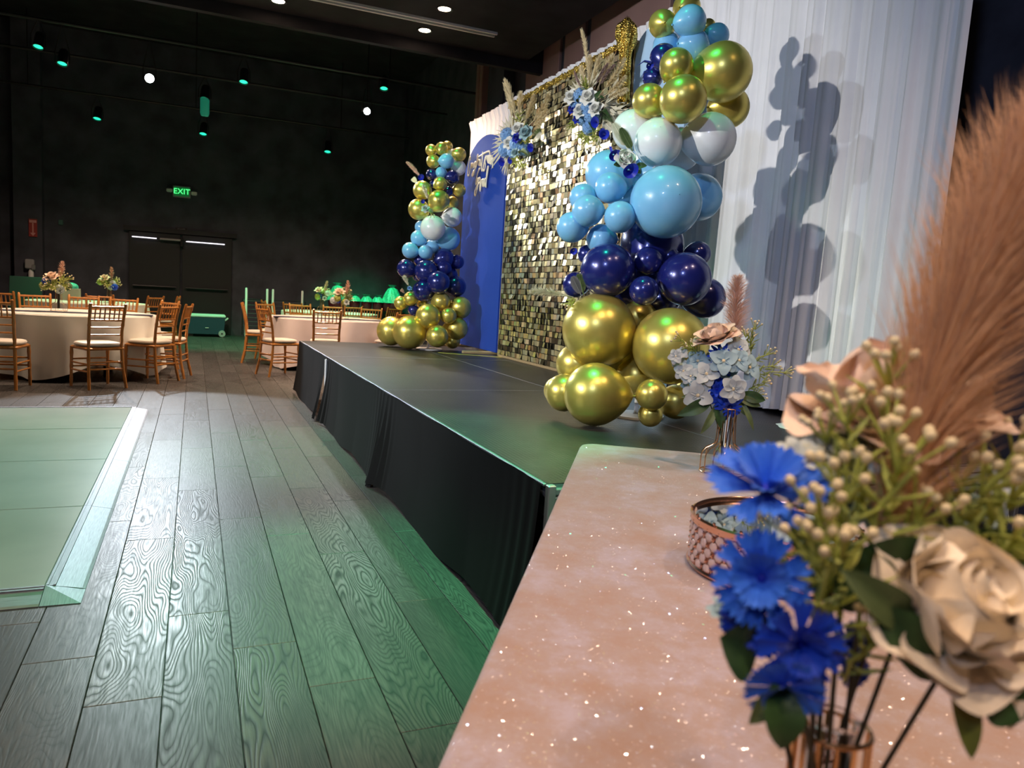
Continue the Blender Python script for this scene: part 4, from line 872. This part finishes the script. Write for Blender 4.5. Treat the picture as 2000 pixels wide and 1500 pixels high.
def palm_fan(parent, p, d, up, L, m, n=15, spread=2.3, name='palm_fan', w=.012):
    d, up = Vector(d).normalized(), Vector(up).normalized(); sd = d.cross(up).normalized(); g = G()
    for k in range(n):
        a = spread*(k/(n-1)-.5); q = (up*math.cos(a)+sd*math.sin(a)).normalized(); l_ = L*(.82+.18*math.cos(a)); s2 = d.cross(q).normalized()*w
        mid = q*l_*.55+d*(.012 if k % 2 else -.012); b = len(g.v); g.v += [(0, 0, 0), tuple(mid-s2), tuple(mid+d*.01), tuple(mid+s2), tuple(q*l_)]; g.f += [(0+b, 1+b, 2+b), (0+b, 2+b, 3+b), (1+b, 4+b, 2+b), (2+b, 4+b, 3+b)]
    return put(name, g.mesh('palm', m), parent, p)
def feather_leaf(parent, p, q, w, m, n=26, name='dried_palm_leaf', side=None):
    p, q = Vector(p), Vector(q); d = (q-p); L = d.length; d.normalize(); sd = side or d.cross(FWD).normalized(); g = G().tube([(0, 0, 0), d*L*.5, d*L], [.004, .003, .001], 5)
    for k in range(n):
        t = .12+.86*k/n; l_ = w*math.sin(math.pi*(.15+.8*t))
        for s in (-1, 1):
            a = d*L*t; e = a+(sd*s*.8+d*.75).normalized()*l_; v2 = d*.004; b = len(g.v); g.v += [tuple(a), tuple(a+v2*1.6), tuple(e), tuple((a+e)/2-v2)]; g.f += [(b, b+3, b+2, b+1)]
    return put(name, g.mesh('feather', m), parent, p)
def cone_flower(parent, p, d, r, m, name='calla_bloom'):
    def fn(u, v):
        a = 2*math.pi*u; rr = .12+.85*v**1.6; return (rr*math.cos(a)*(1+.35*v*(math.cos(a) > 0)), rr*math.sin(a), 1.3*v-.55+.25*v*math.cos(a))
    return put(name, pmesh('calla', lambda: G().grid(20, 8, fn, True), m), parent, AIM(p, d, 1, r))

# ------------------------------------------------------------------ front table
TA = Vector((1.262, 2.275, 0)); TB = Vector((-.54, -.8417, 0)); TE = Vector((.8417, -.54, 0)); TLn, TWd = 2.44, .76
TRZ = math.atan2(-.54, .8417)
tc_ = TA+TE*TWd/2+TB*TLn/2
ft = thing('folding_table', 'long folding table under the blush glitter cloth in the foreground', 'table', TR(tc_, TRZ))
child('table_top', G().bbox((0, 0, .73), (TWd-.02, TLn-.02, .03), .01).mesh('top', M['plywood'], False), ft)
for sx_ in (-1, 1):
    for sy_ in (-1, 1): child('leg', G().tube([(sx_*.3, sy_*1.0, 0), (sx_*.3, sy_*1.0, .72)], .016, 8).mesh('leg', M['dark']), ft)
def tablecover():
    hw, hl, rc = TWd/2, TLn/2, .045
    def outline(t):          # rounded rectangle by arc length
        segs = [(2*(hw-rc), 0), (math.pi/2*rc, 1), (2*(hl-rc), 0), (math.pi/2*rc, 1)]*2; per = sum(s for s, _ in segs); d = (t % 1)*per
        pts = [(-hw+rc, hl), (hw, hl-rc), (hw-rc, -hl), (-hw, -hl+rc)]; dirs = [(1, 0), (0, -1), (-1, 0), (0, 1)]; k = 0
        for k in range(8):
            s = segs[k][0]
            if d <= s or k == 7: break
            d -= s
        i = k//2; dx, dy = dirs[i]; px_, py_ = pts[i]; nx, ny_ = -dy*-1, dx*-1
        nrm = [(0, 1), (1, 0), (0, -1), (-1, 0)][i]
        if k % 2 == 0: return (px_+dx*d, py_+dy*d, nrm[0], nrm[1])
        ex_, ey_ = px_+dx*segs[k-1][0], py_+dy*segs[k-1][0]; cx, cy = ex_-nrm[0]*rc, ey_-nrm[1]*rc; a = math.atan2(nrm[1], nrm[0])-d/rc
        return (cx+rc*math.cos(a), cy+rc*math.sin(a), math.cos(a), math.sin(a))
    def fn(u, v):
        x, y, nx, ny_ = outline(u)
        if v <= .3: k = v/.3; return (x*k*.985, y*k*(1-.012*k), .750+.0012*math.sin(x*k*9+y*k*2)+.0010*math.sin(y*k*11+x*5))
        k = (v-.3)/.7
        prof = [(0, .750), (.005, .749), (.011, .744), (.014, .735), (.016, .70), (.020, .6), (.03, .45), (.045, .3), (.055, .15), (.065, .02)]
        i = min(int(k*9), 8); f = k*9-i; o = prof[i][0]*(1-f)+prof[i+1][0]*f; z = prof[i][1]*(1-f)+prof[i+1][1]*f
        dn = max(0, (.735-z)/.72); o += dn*.022*(math.sin(u*150)+.6*math.sin(u*331+1)); return (x*.992+nx*o, y*.992+ny_*o, z)
    return G().grid(420, 30, fn, True).mesh('cover', M['glit'])
thing('table_cover', 'blush pink glitter cloth over the foreground table', 'tablecloth', TR(tc_, TRZ), None, tablecover())
TZ = .752

# ------------------------------------------------------------------ wire vases
wp = [(.026, .196), (.026, .16), (.0285, .10), (.031, .088), (.040, .080), (.055, .072), (.066, .058), (.0685, .045), (.069, .002)]
WIREM = G().tube([(r, 0, z) for r, z in wp], .0016, 6).mesh('wire', M['wire'])
def ringm(r, z, t=.0018): return G().tube([(r*math.cos(a), r*math.sin(a), z) for a in [2*math.pi*k/28 for k in range(29)]], t, 6, False).mesh('ring', M['wire'])
RG1, RG2 = ringm(.026, .196), ringm(.069, .002)
GLM = G().lathe([(.001, .03), (.009, .032), (.0105, .04), (.0105, .20), (.0125, .203), (.0090, .203), (.0088, .045), (.001, .042)], 18).mesh('glass', M['glass'])
SPK = G().tube([(.069, 0, .002), (.0, 0, .002)], .0014, 5).mesh('spoke', M['wire'])
def wire_vase(p, lab):
    t = thing('wire_vase', lab, 'vase', p, 'gold wire vases')
    for k in range(14): child('wire', WIREM, t, Matrix.Rotation(2*math.pi*k/14, 4, 'Z'))
    child('rim', RG1, t); child('base_ring', RG2, t); child('glass_tube', GLM, t, Matrix.Diagonal((1.6, 1.6, 1, 1)))
    for k in range(6): child('spoke', SPK, t, Matrix.Rotation(2*math.pi*k/6, 4, 'Z'))
    return t
V2 = onz(1411, 922, TZ); V1 = onz(1625, 1420, TZ+.196); V1.z = TZ
wire_vase(V2, 'gold wire vase with a glass tube at the far end of the blush table')
wire_vase(V1, 'gold wire vase cut by the bottom edge of the photo')

# ------------------------------------------------------------------ far bouquet (on the blush table's far end)
D2 = (V2-CAM).dot(FWD); top2 = V2+Vector((0, 0, .19))
b2 = thing('flower_bouquet', 'bouquet of white, aqua and blue flowers in the far gold wire vase', 'bouquet', top2)
UPC = CUP; TOC = -FWD
def P2_(px, py, dz=0.): return at(px, py, D2+dz)
def s2(px): return px*D2/FPX
rose(b2, P2_(1396, 655, 0), UPC*.85+TOC*.25-CRT*.35, s2(46), M['prose'], flat=.8, openness=.7, name='peach_rose', seed=2)
plume(b2, P2_(1438, 705, .02), P2_(1437, 540, .05), .055, 1300, 3, M['pamp_pk'], droop=.05, hw=.0007, stem=.2)
for k, (px, py, r, mm, dz, tilt) in enumerate([(1444, 704, 19, 'aqua', -.05, .1), (1502-62, 690, 14, 'bflow2', -.03, 0), (1413, 705, 23, 'aqua', -.06, 0), (1442, 683, 21, 'wflow', -.03, .2), (1380, 730, 20, 'wflow', -.05, -.2), (1320, 696, 13, 'wflow', 0, -.5), (1332, 690, 11, 'wflow', .01, -.3), (1335, 725, 16, 'wflow', 0, -.4), (1349, 735, 15, 'wflow', -.02, -.3), (1363, 705, 19, 'aqua', .0, -.3), (1432, 760, 22, 'wflow', -.07, .1), (1363, 772, 24, 'wflow', -.04, -.2), (1368, 752, 17, 'aqua', -.03, -.1), (1464, 718, 22, 'aqua', -.03, .5), (1424, 728, 15, 'aqua', -.04, .2), (1385, 705, 14, 'wflow', .02, 0), (1326, 705, 13, 'wflow', .02, -.6), (1345, 752, 13, 'aqua', .02, -.4), (1455, 700, 14, 'wflow', .0, .5)]):
    daisy(b2, P2_(px, py, dz), TOC+CRT*tilt+UPC*(.25 if py < 740 else -.15), s2(r), M[mm], 6, 'blossom', .60, .45, 'bud', True, 1, None, k*1.3)
for k, (px, py, r) in enumerate([(1407, 693, 20), (1405, 735, 21), (1400, 760, 22), (1408, 778, 20), (1424, 792, 24), (1412, 720, 18)]):
    daisy(b2, P2_(px, py, -.035), TOC+CRT*.2*math.sin(k*2)-UPC*(.1+.3*(py > 770)), s2(r), M['bflow'], 11, 'cornflower', .2, .5, 'roy', True, 2, None, k)
for k, (a, b_) in enumerate([((1330, 664), (1366, 690)), ((1475, 640), (1466, 690)), ((1457, 655), (1455, 700)), ((1510, 715), (1470, 730)), ((1535, 728), (1475, 735)), ((1492, 745), (1462, 760)), ((1352, 678), (1375, 700)), ((1500, 690), (1465, 715)), ((1480, 770), (1455, 775)), ((1468, 665), (1460, 710))]):
    A, B = P2_(*b_, .01), P2_(*a, .0); sprig(b2, A, B-A, (B-A).length, k, 6, .85)
for a, b_, wd, mm in [((1390, 780), (1322, 812), .021, 'leaf'), ((1400, 790), (1368, 848), .012, 'leaf2'), ((1400, 785), (1408, 838), .016, 'leaf'), ((1445, 780), (1472, 842), .008, 'leaf2'), ((1430, 780), (1456, 812), .008, 'leaf2'), ((1445, 770), (1495, 782), .018, 'leaf'), ((1360, 770), (1330, 776), .008, 'leaf2'), ((1440, 775), (1486, 794), .014, 'leaf2')]:
    leaf(b2, P2_(*a, -.02), P2_(*b_, -.03), wd, M[mm])
for k in range(6): stemline(b2, V2+Vector((.008*math.cos(k), .008*math.sin(k), .05)), P2_(1380+14*k, 770, .0), .0017, M['stem'], sag=-.01)

# ------------------------------------------------------------------ cake stand
CK = Vector((1.02, 1.075, TZ)); CR_ = .152; CHT = .098
ck = thing('cake_stand', 'round rose gold cake stand with crystal beads and a mirrored top', 'cake stand', CK)
child('mirror_top', G().lathe([(.001, CHT-.006), (CR_-.004, CHT-.006), (CR_-.004, CHT-.010), (.001, CHT-.010)], 64).mesh('mirror', M['mirror']), ck)
child('rim', G().lathe([(CR_-.004, CHT-.010), (CR_+.003, CHT-.012), (CR_+.004, CHT+.0), (CR_-.001, CHT+.003), (CR_-.004, CHT-.001), (CR_-.004, CHT-.010)], 72).mesh('rim', M['rose_gold']), ck)
child('inner_drum', G().lathe([(CR_-.012, .004), (CR_-.012, CHT-.012)], 64).mesh('drum', mat('blush_drum', (.80, .52, .42), .4, .3)), ck)
child('base_ring', G().tube([(CR_*math.cos(a), CR_*math.sin(a), .005) for a in [2*math.pi*k/64 for k in range(65)]], .005, 6, False).mesh('base', M['rose_gold']), ck)
arcm = G().tube([(0, .0148*math.sin(a), .0148*math.cos(a)) for a in [-1.65+3.3*k/10 for k in range(11)]], .0013, 5).mesh('scallop', M['rose_gold'])
beadm = G().ball((0, 0, 0), .0095, 8, 5, (.5, 1, 1)).mesh('crystal_bead', M['crystal']); studm = G().ball((0, 0, 0), .0032, 7, 4).mesh('stud', M['rose_gold'])
for row in range(6):
    for k in range(34):
        a = 2*math.pi*(k+.5*(row % 2))/34
        if math.cos(a-math.atan2(-CK.y, -CK.x)) < -.15: continue
        Lm = Matrix.Rotation(a, 4, 'Z') @ Matrix.Translation((CR_-.002, 0, .014+.0150*row)) @ Matrix.Rotation(math.pi, 4, 'X')
        child('scallop', arcm, ck, Lm); child('crystal_bead', beadm, ck, Lm); 
        if row % 2 == 0 or k % 2: child('stud', studm, ck, Lm @ Matrix.Translation((.003, 0, -.0145)))

# ------------------------------------------------------------------ near bouquet
D1 = (V1-CAM).dot(FWD); top1 = V1+Vector((0, 0, .19))
b1 = thing('flower_bouquet', 'large blurred bouquet with cream rose, blue cornflowers and pampas in the nearest vase', 'bouquet', top1)
def N(px, py, D): return at(px, py, D)
def sz(px, D): return px*D/FPX
rose(b1, N(1862, 1185, .47), (UPC*.55+TOC*.75+CRT*.22), sz(182, .47), M['wrose'], openness=1.35, name='cream_rose', seed=4, flat=1.15)
rose(b1, N(1742, 795, .575), (UPC*1.0+TOC*.22+CRT*.05), sz(200, .575), M['prose'], openness=.7, name='peach_rose', seed=7, flat=1.1)
for k, (px, py, D, r, dx, dy, mm) in enumerate([(1497, 960, .52, 104, -.15, 1.6, 'bflow2'), (1488, 1130, .49, 84, -.45, .25, 'bflow2'), (1478, 1215, .50, 62, -.5, -.2, 'bflow'), (1560, 1255, .47, 76, -.1, -.1, 'bflow'), (1530, 1340, .47, 70, -.2, -.45, 'bflow2'), (1655, 1255, .55, 40, .1, 0, 'bflow'), (1665, 1310, .55, 30, .2, -.2, 'bflow')]):
    daisy(b1, N(px, py, D), TOC+CRT*dx+UPC*dy, sz(r, D), M[mm], 12, 'cornflower', .27, .5, 'roy', True, 2, None, k*1.1, True)
for k, (px, py, D, r, mm) in enumerate([(1560, 905, .54, 58, 'wflow'), (1630, 900, .55, 66, 'wflow'), (1690, 885, .54, 58, 'wflow'), (1610, 960, .60, 42, 'wflow'), (1660, 980, .6, 48, 'aqua'), (1700, 1000, .6, 40, 'aqua'), (1900, 1000, .58, 44, 'aqua'), (1840, 985, .58, 40, 'wflow'), (1420, 1200, .56, 34, 'aqua'), (1450, 1170, .56, 30, 'wflow')]):
    daisy(b1, N(px, py, D), UPC*.8+TOC*.5+CRT*.2*math.sin(k), sz(r, D), M[mm], 8, 'blossom', .42, .6, 'bud', True, 2, None, k)
SPR = [((1735, 735), (1728, 880), .53, 1.), ((1650, 815), (1680, 1010), .50, .9), ((1735, 850), (1720, 1030), .50, 1.0), ((1610, 850), (1665, 1050), .52, .8), ((1605, 1010), (1610, 1220), .48, .9), ((1655, 960), (1660, 1140), .49, 1.0), ((1600, 1090), (1625, 1290), .47, .9), ((1930, 945), (1830, 1080), .50, 1.1), ((1985, 975), (1870, 1090), .49, 1.1), ((1880, 935), (1800, 1080), .52, 1.), ((1990, 1060), (1900, 1120), .48, 1.), ((1800, 1010), (1710, 1120), .49, .9), ((1545, 1040), (1600, 1160), .50, .8), ((1640, 1080), (1640, 1250), .47, 1.), ((1760, 905), (1700, 1080), .48, 1.), ((1700, 1360-120), (1650, 1330), .48, .7), ((1990, 890), (1900, 1040), .55, .9)]
for k, (a, b_, D, s) in enumerate(SPR):
    A, B = N(*b_, D+.02), N(*a, D); sprig(b1, A, B-A, (B-A).length, 20+k, 7, s*.95)
for a, b_, D, wd, mm in [((1700, 1180), (1630, 1060), .50, .022, 'leaf'), ((1800, 1120), (1655, 1085), .50, .024, 'leaf'), ((1790, 1225), (1640, 1110), .47, .012, 'leaf2'), ((1850, 1310), (1700, 1180), .47, .017, 'leaf'), ((1480, 1260), (1405, 1245), .50, .022, 'leaf'), ((1520, 1330), (1525, 1465), .47, .013, 'leaf'), ((1500, 1350), (1462, 1415), .48, .007, 'leaf2'), ((1890, 1120), (1985, 1040), .52, .03, 'leaf'), ((1900, 1160), (2010, 1130), .50, .024, 'leaf'), ((1930, 1330), (2010, 1400), .47, .02, 'leaf'), ((1640, 1100), (1580, 1150), .50, .012, 'leaf'), ((1560, 1010), (1590, 1100), .53, .014, 'leaf2'), ((1780, 1110), (1830, 1010), .52, .014, 'leaf2')]:
    leaf(b1, N(*a, D), N(*b_, D-.01), wd, M[mm])
leaf(b1, N(1862, 1300, .455), N(1898, 1485, .45), .0085, M['redtip'], 'sepal', .05, 'green sepal with red tip')
leaf(b1, N(1935, 1320, .47), N(1975, 1425, .46), .012, M['wrose'], 'fallen_petal', .1)
plume(b1, N(1690, 1180, .50), N(2085, 235, .53), .125, 4600, 5, M['pamp_near'], droop=-.05, hw=.0004, stem=.08, up=1.9, label='large peach brown pampas plume')
for k, (px, py, D) in enumerate([(1560, 1340, .48), (1600, 1250, .49), (1640, 1200, .49), (1680, 1190, .51), (1720, 1180, .52), (1760, 1220, .50), (1840, 1310, .47), (1500, 1300, .49), (1620, 1130, .50)]):
    stemline(b1, V1+Vector((.010*math.cos(k*2), .010*math.sin(k*2), .06)), N(px, py, D), .0019, M['stem'], sag=-.02)

# ------------------------------------------------------------------ floral sprays on the shimmer wall
def wall_spray(lab, C, parts):
    t = thing('floral_spray', lab, 'floral spray', C)
    for k, it in enumerate(parts):
        kind, px, py, r, mm, off = it[:6]; x = QX-.12+off; p = onx(px, py, x); D = (p-CAM).dot(FWD); s = r*D/FPX; out = (Vector((-1, 0, 0))*.7-FWD*.6).normalized()
        if kind == 'h': hydrangea(t, p, s*1.25, M[mm], k)
        elif kind == 'r': put('rose', small_rose_mesh(M['rosew' if mm == 'wflow' else mm]), t, AIM(p, out+Vector((0, .1*math.sin(k), .25)), k, s*1.2))
        elif kind == 'c': cone_flower(t, p, out+Vector((0, 0, -.3)), s, M[mm])
        elif kind == 'p': plume(t, p, onx(it[6], it[7], x-.05), s*.6, int((it[8] if len(it) > 8 else 420)*1.2), k, M[mm], droop=.12, hw=.0016, stem=.25, up=2.0)
        elif kind == 'l': leaf(t, p, onx(it[6], it[7], x-.04), s, M[mm])
        elif kind == 'f': palm_fan(t, p, out, onx(it[6], it[7], x)-p, (onx(it[6], it[7], x)-p).length, M[mm])
        elif kind == 'd': feather_leaf(t, p, onx(it[6], it[7], x-.02), s, M[mm])
        elif kind == 's':
            A = p; B = onx(it[6], it[7], x-.03); sprig(t, A, B-A, (B-A).length, k, 6, 2.2)
wall_spray('floral spray with pampas and pale blue blooms at the upper left of the shimmer wall', onx(1005, 280, QX), [
 ('p', 1008, 245, 22, 'pampas', 0, 990, 158), ('p', 1002, 250, 16, 'pampas', .02, 983, 168, 260), ('p', 1015, 245, 26, 'pampas', 0, 1020, 182), ('p', 1022, 245, 28, 'pampas', -.03, 1048, 188), ('p', 1028, 250, 26, 'pampas', -.02, 1076, 178), ('p', 1030, 258, 24, 'pampas', -.03, 1066, 210), ('p', 1036, 268, 20, 'pampas', 0, 1058, 232, 260),
 ('f', 1002, 262, 20, 'cream_fz', .03, 985, 225), ('f', 990, 280, 20, 'cream_fz', .04, 966, 268), ('f', 992, 300, 20, 'cream_fz', .04, 974, 318), ('d', 1040, 275, 14, 'cream_fz', 0, 1058, 262), ('d', 1040, 285, 12, 'leaf2', .02, 1054, 250),
 ('h', 992, 265, 13, 'lbflow', 0), ('h', 987, 293, 12, 'lbflow', 0), ('h', 1010, 282, 13, 'lbflow', -.02), ('h', 1003, 296, 11, 'lbflow', 0), ('h', 1022, 290, 12, 'lbflow', .03), ('r', 1011, 252, 13, 'wflow', -.06), ('r', 994, 279, 12, 'wflow', -.06), ('r', 1027, 259, 14, 'aqua', -.08), ('r', 1010, 269, 10, 'roy', -.07), ('r', 1006, 298, 9, 'aqua', -.06), ('c', 1039, 289, 8, 'roy', -.05), ('c', 983, 317, 8, 'roy', -.02), ('c', 998, 314, 6, 'roy', -.02),
 ('s', 1012, 310, 8, 'sprig', 0, 1024, 326), ('s', 1002, 305, 8, 'sprig', 0, 1010, 324), ('s', 1020, 275, 8, 'sprig', 0, 1034, 272), ('s', 1012, 240, 8, 'sprig', 0, 1014, 224), ('l', 1020, 270, 5, 'leaf', -.04, 1030, 238), ('l', 1015, 300, 5, 'leaf2', -.03, 1034, 306)])
wall_spray('larger floral spray with pampas and white roses at the upper right of the shimmer wall', onx(1150, 215, QX), [
 ('p', 1150, 175, 14, 'pampas', 0, 1138, 62, 500), ('p', 1158, 172, 26, 'pampas', -.02, 1172, 112), ('p', 1165, 178, 28, 'pampas', -.02, 1200, 114), ('p', 1170, 185, 28, 'pampas', -.03, 1226, 118), ('p', 1172, 192, 26, 'pampas', -.03, 1224, 145), ('p', 1172, 200, 22, 'pampas', -.03, 1222, 168), ('p', 1160, 175, 16, 'pampas2', -.08, 1182, 125, 300), ('p', 1166, 178, 15, 'pampas2', -.08, 1196, 132, 300), ('p', 1148, 178, 24, 'pampas', .02, 1132, 132), ('p', 1150, 176, 22, 'pampas', 0, 1156, 110), ('p', 1142, 182, 12, 'pampas2', -.04, 1122, 138, 200),
 ('f', 1140, 190, 20, 'cream_fz', .02, 1124, 150), ('f', 1180, 205, 20, 'cream_fz', .02, 1222, 200), ('f', 1185, 225, 20, 'cream_fz', .02, 1216, 245), ('f', 1148, 178, 20, 'cream_fz', .02, 1140, 140), ('d', 1172, 215, 14, 'leaf', -.02, 1196, 238), ('d', 1178, 235, 14, 'cream_fz', -.02, 1200, 258),
 ('h', 1136, 188, 14, 'lbflow', 0), ('h', 1126, 205, 12, 'lbflow', 0), ('h', 1150, 212, 14, 'lbflow', -.03), ('h', 1156, 228, 13, 'lbflow', -.03), ('h', 1140, 232, 12, 'lbflow', 0), ('h', 1151, 250, 12, 'lbflow', -.03), ('h', 1132, 222, 11, 'lbflow', .02), ('r', 1116, 189, 14, 'wflow', -.06), ('r', 1149, 189, 16, 'wflow', -.09), ('r', 1134, 216, 15, 'wflow', -.08), ('r', 1164, 212, 15, 'wflow', -.10), ('r', 1118, 213, 9, 'roy', -.04), ('r', 1128, 232, 9, 'roy', -.05), ('c', 1165, 240, 10, 'roy', -.09), ('c', 1180, 262, 9, 'roy', -.08),
 ('l', 1165, 195, 5, 'leaf', -.09, 1176, 176), ('l', 1168, 200, 5, 'leaf', -.09, 1180, 192), ('l', 1130, 200, 5, 'leaf', -.06, 1136, 190), ('l', 1172, 222, 5, 'leaf', -.09, 1190, 228), ('l', 1150, 240, 5, 'leaf', -.07, 1160, 258), ('s', 1140, 250, 8, 'sprig', 0, 1134, 268), ('s', 1150, 258, 8, 'sprig', 0, 1146, 276), ('s', 1144, 178, 8, 'sprig', 0, 1142, 164), ('s', 1124, 232, 8, 'sprig', 0, 1116, 246), ('s', 1158, 250, 8, 'sprig', 0, 1164, 274)])

# ------------------------------------------------------------------ floral sprays tucked into the balloon columns
def col_spray(lab, px, py, D, parts):
    t = thing('balloon_floral', lab, 'floral spray', at(px, py, D))
    for k, it in enumerate(parts):
        kind, x, y, r, mm, off = it[:6]; p = at(x, y, D+off); s = r*(D+off)/FPX
        if kind == 'r': rose(t, p, TOC+UPC*.3+CRT*.1, s*1.15, M['rosew'], name='rose', seed=k, openness=1.)
        elif kind == 'sr': put('rose', small_rose_mesh(M[mm]), t, AIM(p, TOC+UPC*.3, k, s))
        elif kind == 'c': cone_flower(t, p, TOC+Vector((.1*math.sin(k), 0, -.5)), s, M[mm])
        elif kind == 'l': leaf(t, p, at(it[6], it[7], D+off-.02), s, M[mm])
        elif kind == 'd': feather_leaf(t, p, at(it[6], it[7], D+off-.02), s, M[mm])
        elif kind == 'p': plume(t, p, at(it[6], it[7], D+off-.02), s, it[8] if len(it) > 8 else 380, k, M[mm], droop=.15, hw=.0011*D/4, stem=.2, up=1.2)
        elif kind == 's': A = p; B = at(it[6], it[7], D+off); sprig(t, A, B-A, (B-A).length, k, 5, 1.6)
        elif kind == 'w': put('ribbon_tail', G().tube([p, at((x+it[6])/2, (y+it[7])/2-6, D+off), at(it[6], it[7], D+off-.02)], [s, s*.7, s*.1], 8, flat=.35).mesh('tail', M[mm]), t)
col_spray('white rose with navy callas and a dried palm in the near balloon column', 1222, 310, 3.98, [('r', 1222, 310, 19, 'wflow', -.02), ('c', 1199, 303, 11, 'roy', 0), ('c', 1229, 333, 14, 'roy', -.02), ('w', 1196, 300, 5, 'roy', 0, 1188, 285), ('c', 1180, 263, 9, 'roy', .1), ('l', 1240, 325, 6, 'leaf', 0, 1264, 324), ('l', 1240, 328, 6, 'leaf', 0, 1252, 340), ('l', 1212, 322, 6, 'leaf', 0, 1198, 322), ('d', 1236, 295, 16, 'leaf2', .02, 1212, 250), ('d', 1226, 290, 18, 'cream_fz', .03, 1198, 240)])
col_spray('navy calla sprig at the upper left of the near balloon column', 1262, 125, 4.05, [('w', 1272, 122, 6, 'roy', 0, 1244, 129), ('c', 1268, 128, 7, 'roy', .02), ('w', 1264, 140, 4, 'roy', 0, 1252, 152)])
col_spray('pampas and silver palm leaf at the navy balloons of the near column', 1110, 572, 4.15, [('p', 1120, 580, 16, 'cream_fz', 0, 1036, 570, 520), ('d', 1136, 578, 15, 'alud', -.08, 1118, 540), ('d', 1140, 575, 15, 'leaf2', -.08, 1130, 535), ('s', 1125, 585, 6, 'sprig', -.06, 1115, 592), ('c', 1120, 490, 7, 'roy', 0)])
col_spray('tan feather plume at the upper left of the far balloon column', 812, 340, 8.2, [('p', 826, 352, 7, 'pamp_pk', 0, 795, 318, 300), ('c', 822, 346, 6, 'roy', -.05), ('d', 815, 358, 8, 'cream_fz', -.05, 806, 348)])
col_spray('white bloom and pale feather in the middle of the far balloon column', 832, 408, 8.15, [('sr', 831, 408, 9, 'wflow', -.1), ('p', 838, 395, 8, 'cream_fz', -.1, 824, 362, 260), ('l', 838, 408, 4, 'leaf2', -.1, 846, 416), ('c', 826, 393, 4, 'roy', -.1), ('s', 838, 408, 4, 'sprig', -.1, 843, 416)])
col_spray('small pale feather low on the far balloon column', 795, 555, 8.2, [('p', 800, 562, 8, 'cream_fz', -.05, 788, 540, 260), ('sr', 800, 563, 5, 'lbflow', -.05), ('p', 792, 574, 6, 'pamp_pk', 0, 784, 566, 160)])

# ------------------------------------------------------------------ table centrepieces
def centrepiece(x, y, lab, labv, seed):
    p = Vector((x, y, .766)); v = thing('wire_vase', labv, 'vase', p, 'gold wire vases')
    for k in range(0, 14, 2): child('wire', WIREM, v, Matrix.Rotation(2*math.pi*k/14, 4, 'Z') @ Matrix.Diagonal((1.3, 1.3, 1.15, 1)))
    child('base_ring', RG2, v, Matrix.Diagonal((1.3, 1.3, 1.15, 1))); child('rim', RG1, v, Matrix.Diagonal((1.3, 1.3, 1.15, 1)))
    rr = random.Random(seed); c = p+Vector((0, 0, .30)); t = thing('flower_bouquet', lab, 'bouquet', c-Vector((0, 0, .08)), 'table centrepiece bouquets')
    put('rose', small_rose_mesh(M['prose']), t, AIM(c+CRT*-.05-FWD*.05+Vector((0, 0, .10)), UPC+TOC*.6, 1, .095)); put('rose', small_rose_mesh(M['wflow']), t, AIM(c+CRT*.07-FWD*.08+Vector((0, 0, -.06)), TOC, 1, .05))
    for k in range(5): hydrangea(t, c+CRT*rr.uniform(-.14, .14)-FWD*rr.uniform(-.05, .08)+Vector((0, 0, rr.uniform(-.06, .07))), .060, M[('bflow', 'sprig', 'wflow', 'sprig', 'leaf2')[k]], k, 30, 'bloom')
    for k in range(9):
        d = Vector((rr.uniform(-1, 1), rr.uniform(-1, 1), rr.uniform(-.1, 1))).normalized(); sprig(t, c+d*.05, d, .085, k, 5, 1.9)
    plume(t, c+CRT*.02, c+CRT*.07+Vector((0, 0, .28)), .05, 260, seed, M['pamp_pk'], hw=.0025, stem=.25, name='feather_plume')
    put('stems', G().tube([p+Vector((0, 0, .03)), c], .014, 6).mesh('stems', M['stem']), t)
q = onz(122, 603, .766); centrepiece(-1.50, 10.45, 'bouquet with peach rose and feather on the near left table', 'gold wire vase on the near left table', 1)
centrepiece(-1.32, 14.35, 'dark bouquet with cream rose and feather on the far left table', 'gold wire vase on the far left table', 2)
centrepiece(2.12, 11.75, 'bouquet with peach rose and pale blooms on the blush round table', 'gold wire vase on the blush round table', 3)
centrepiece(2.25, 14.7, 'greenish bouquet on the far right table, left of the wrapped baskets', 'gold wire vase on the far right table', 4)
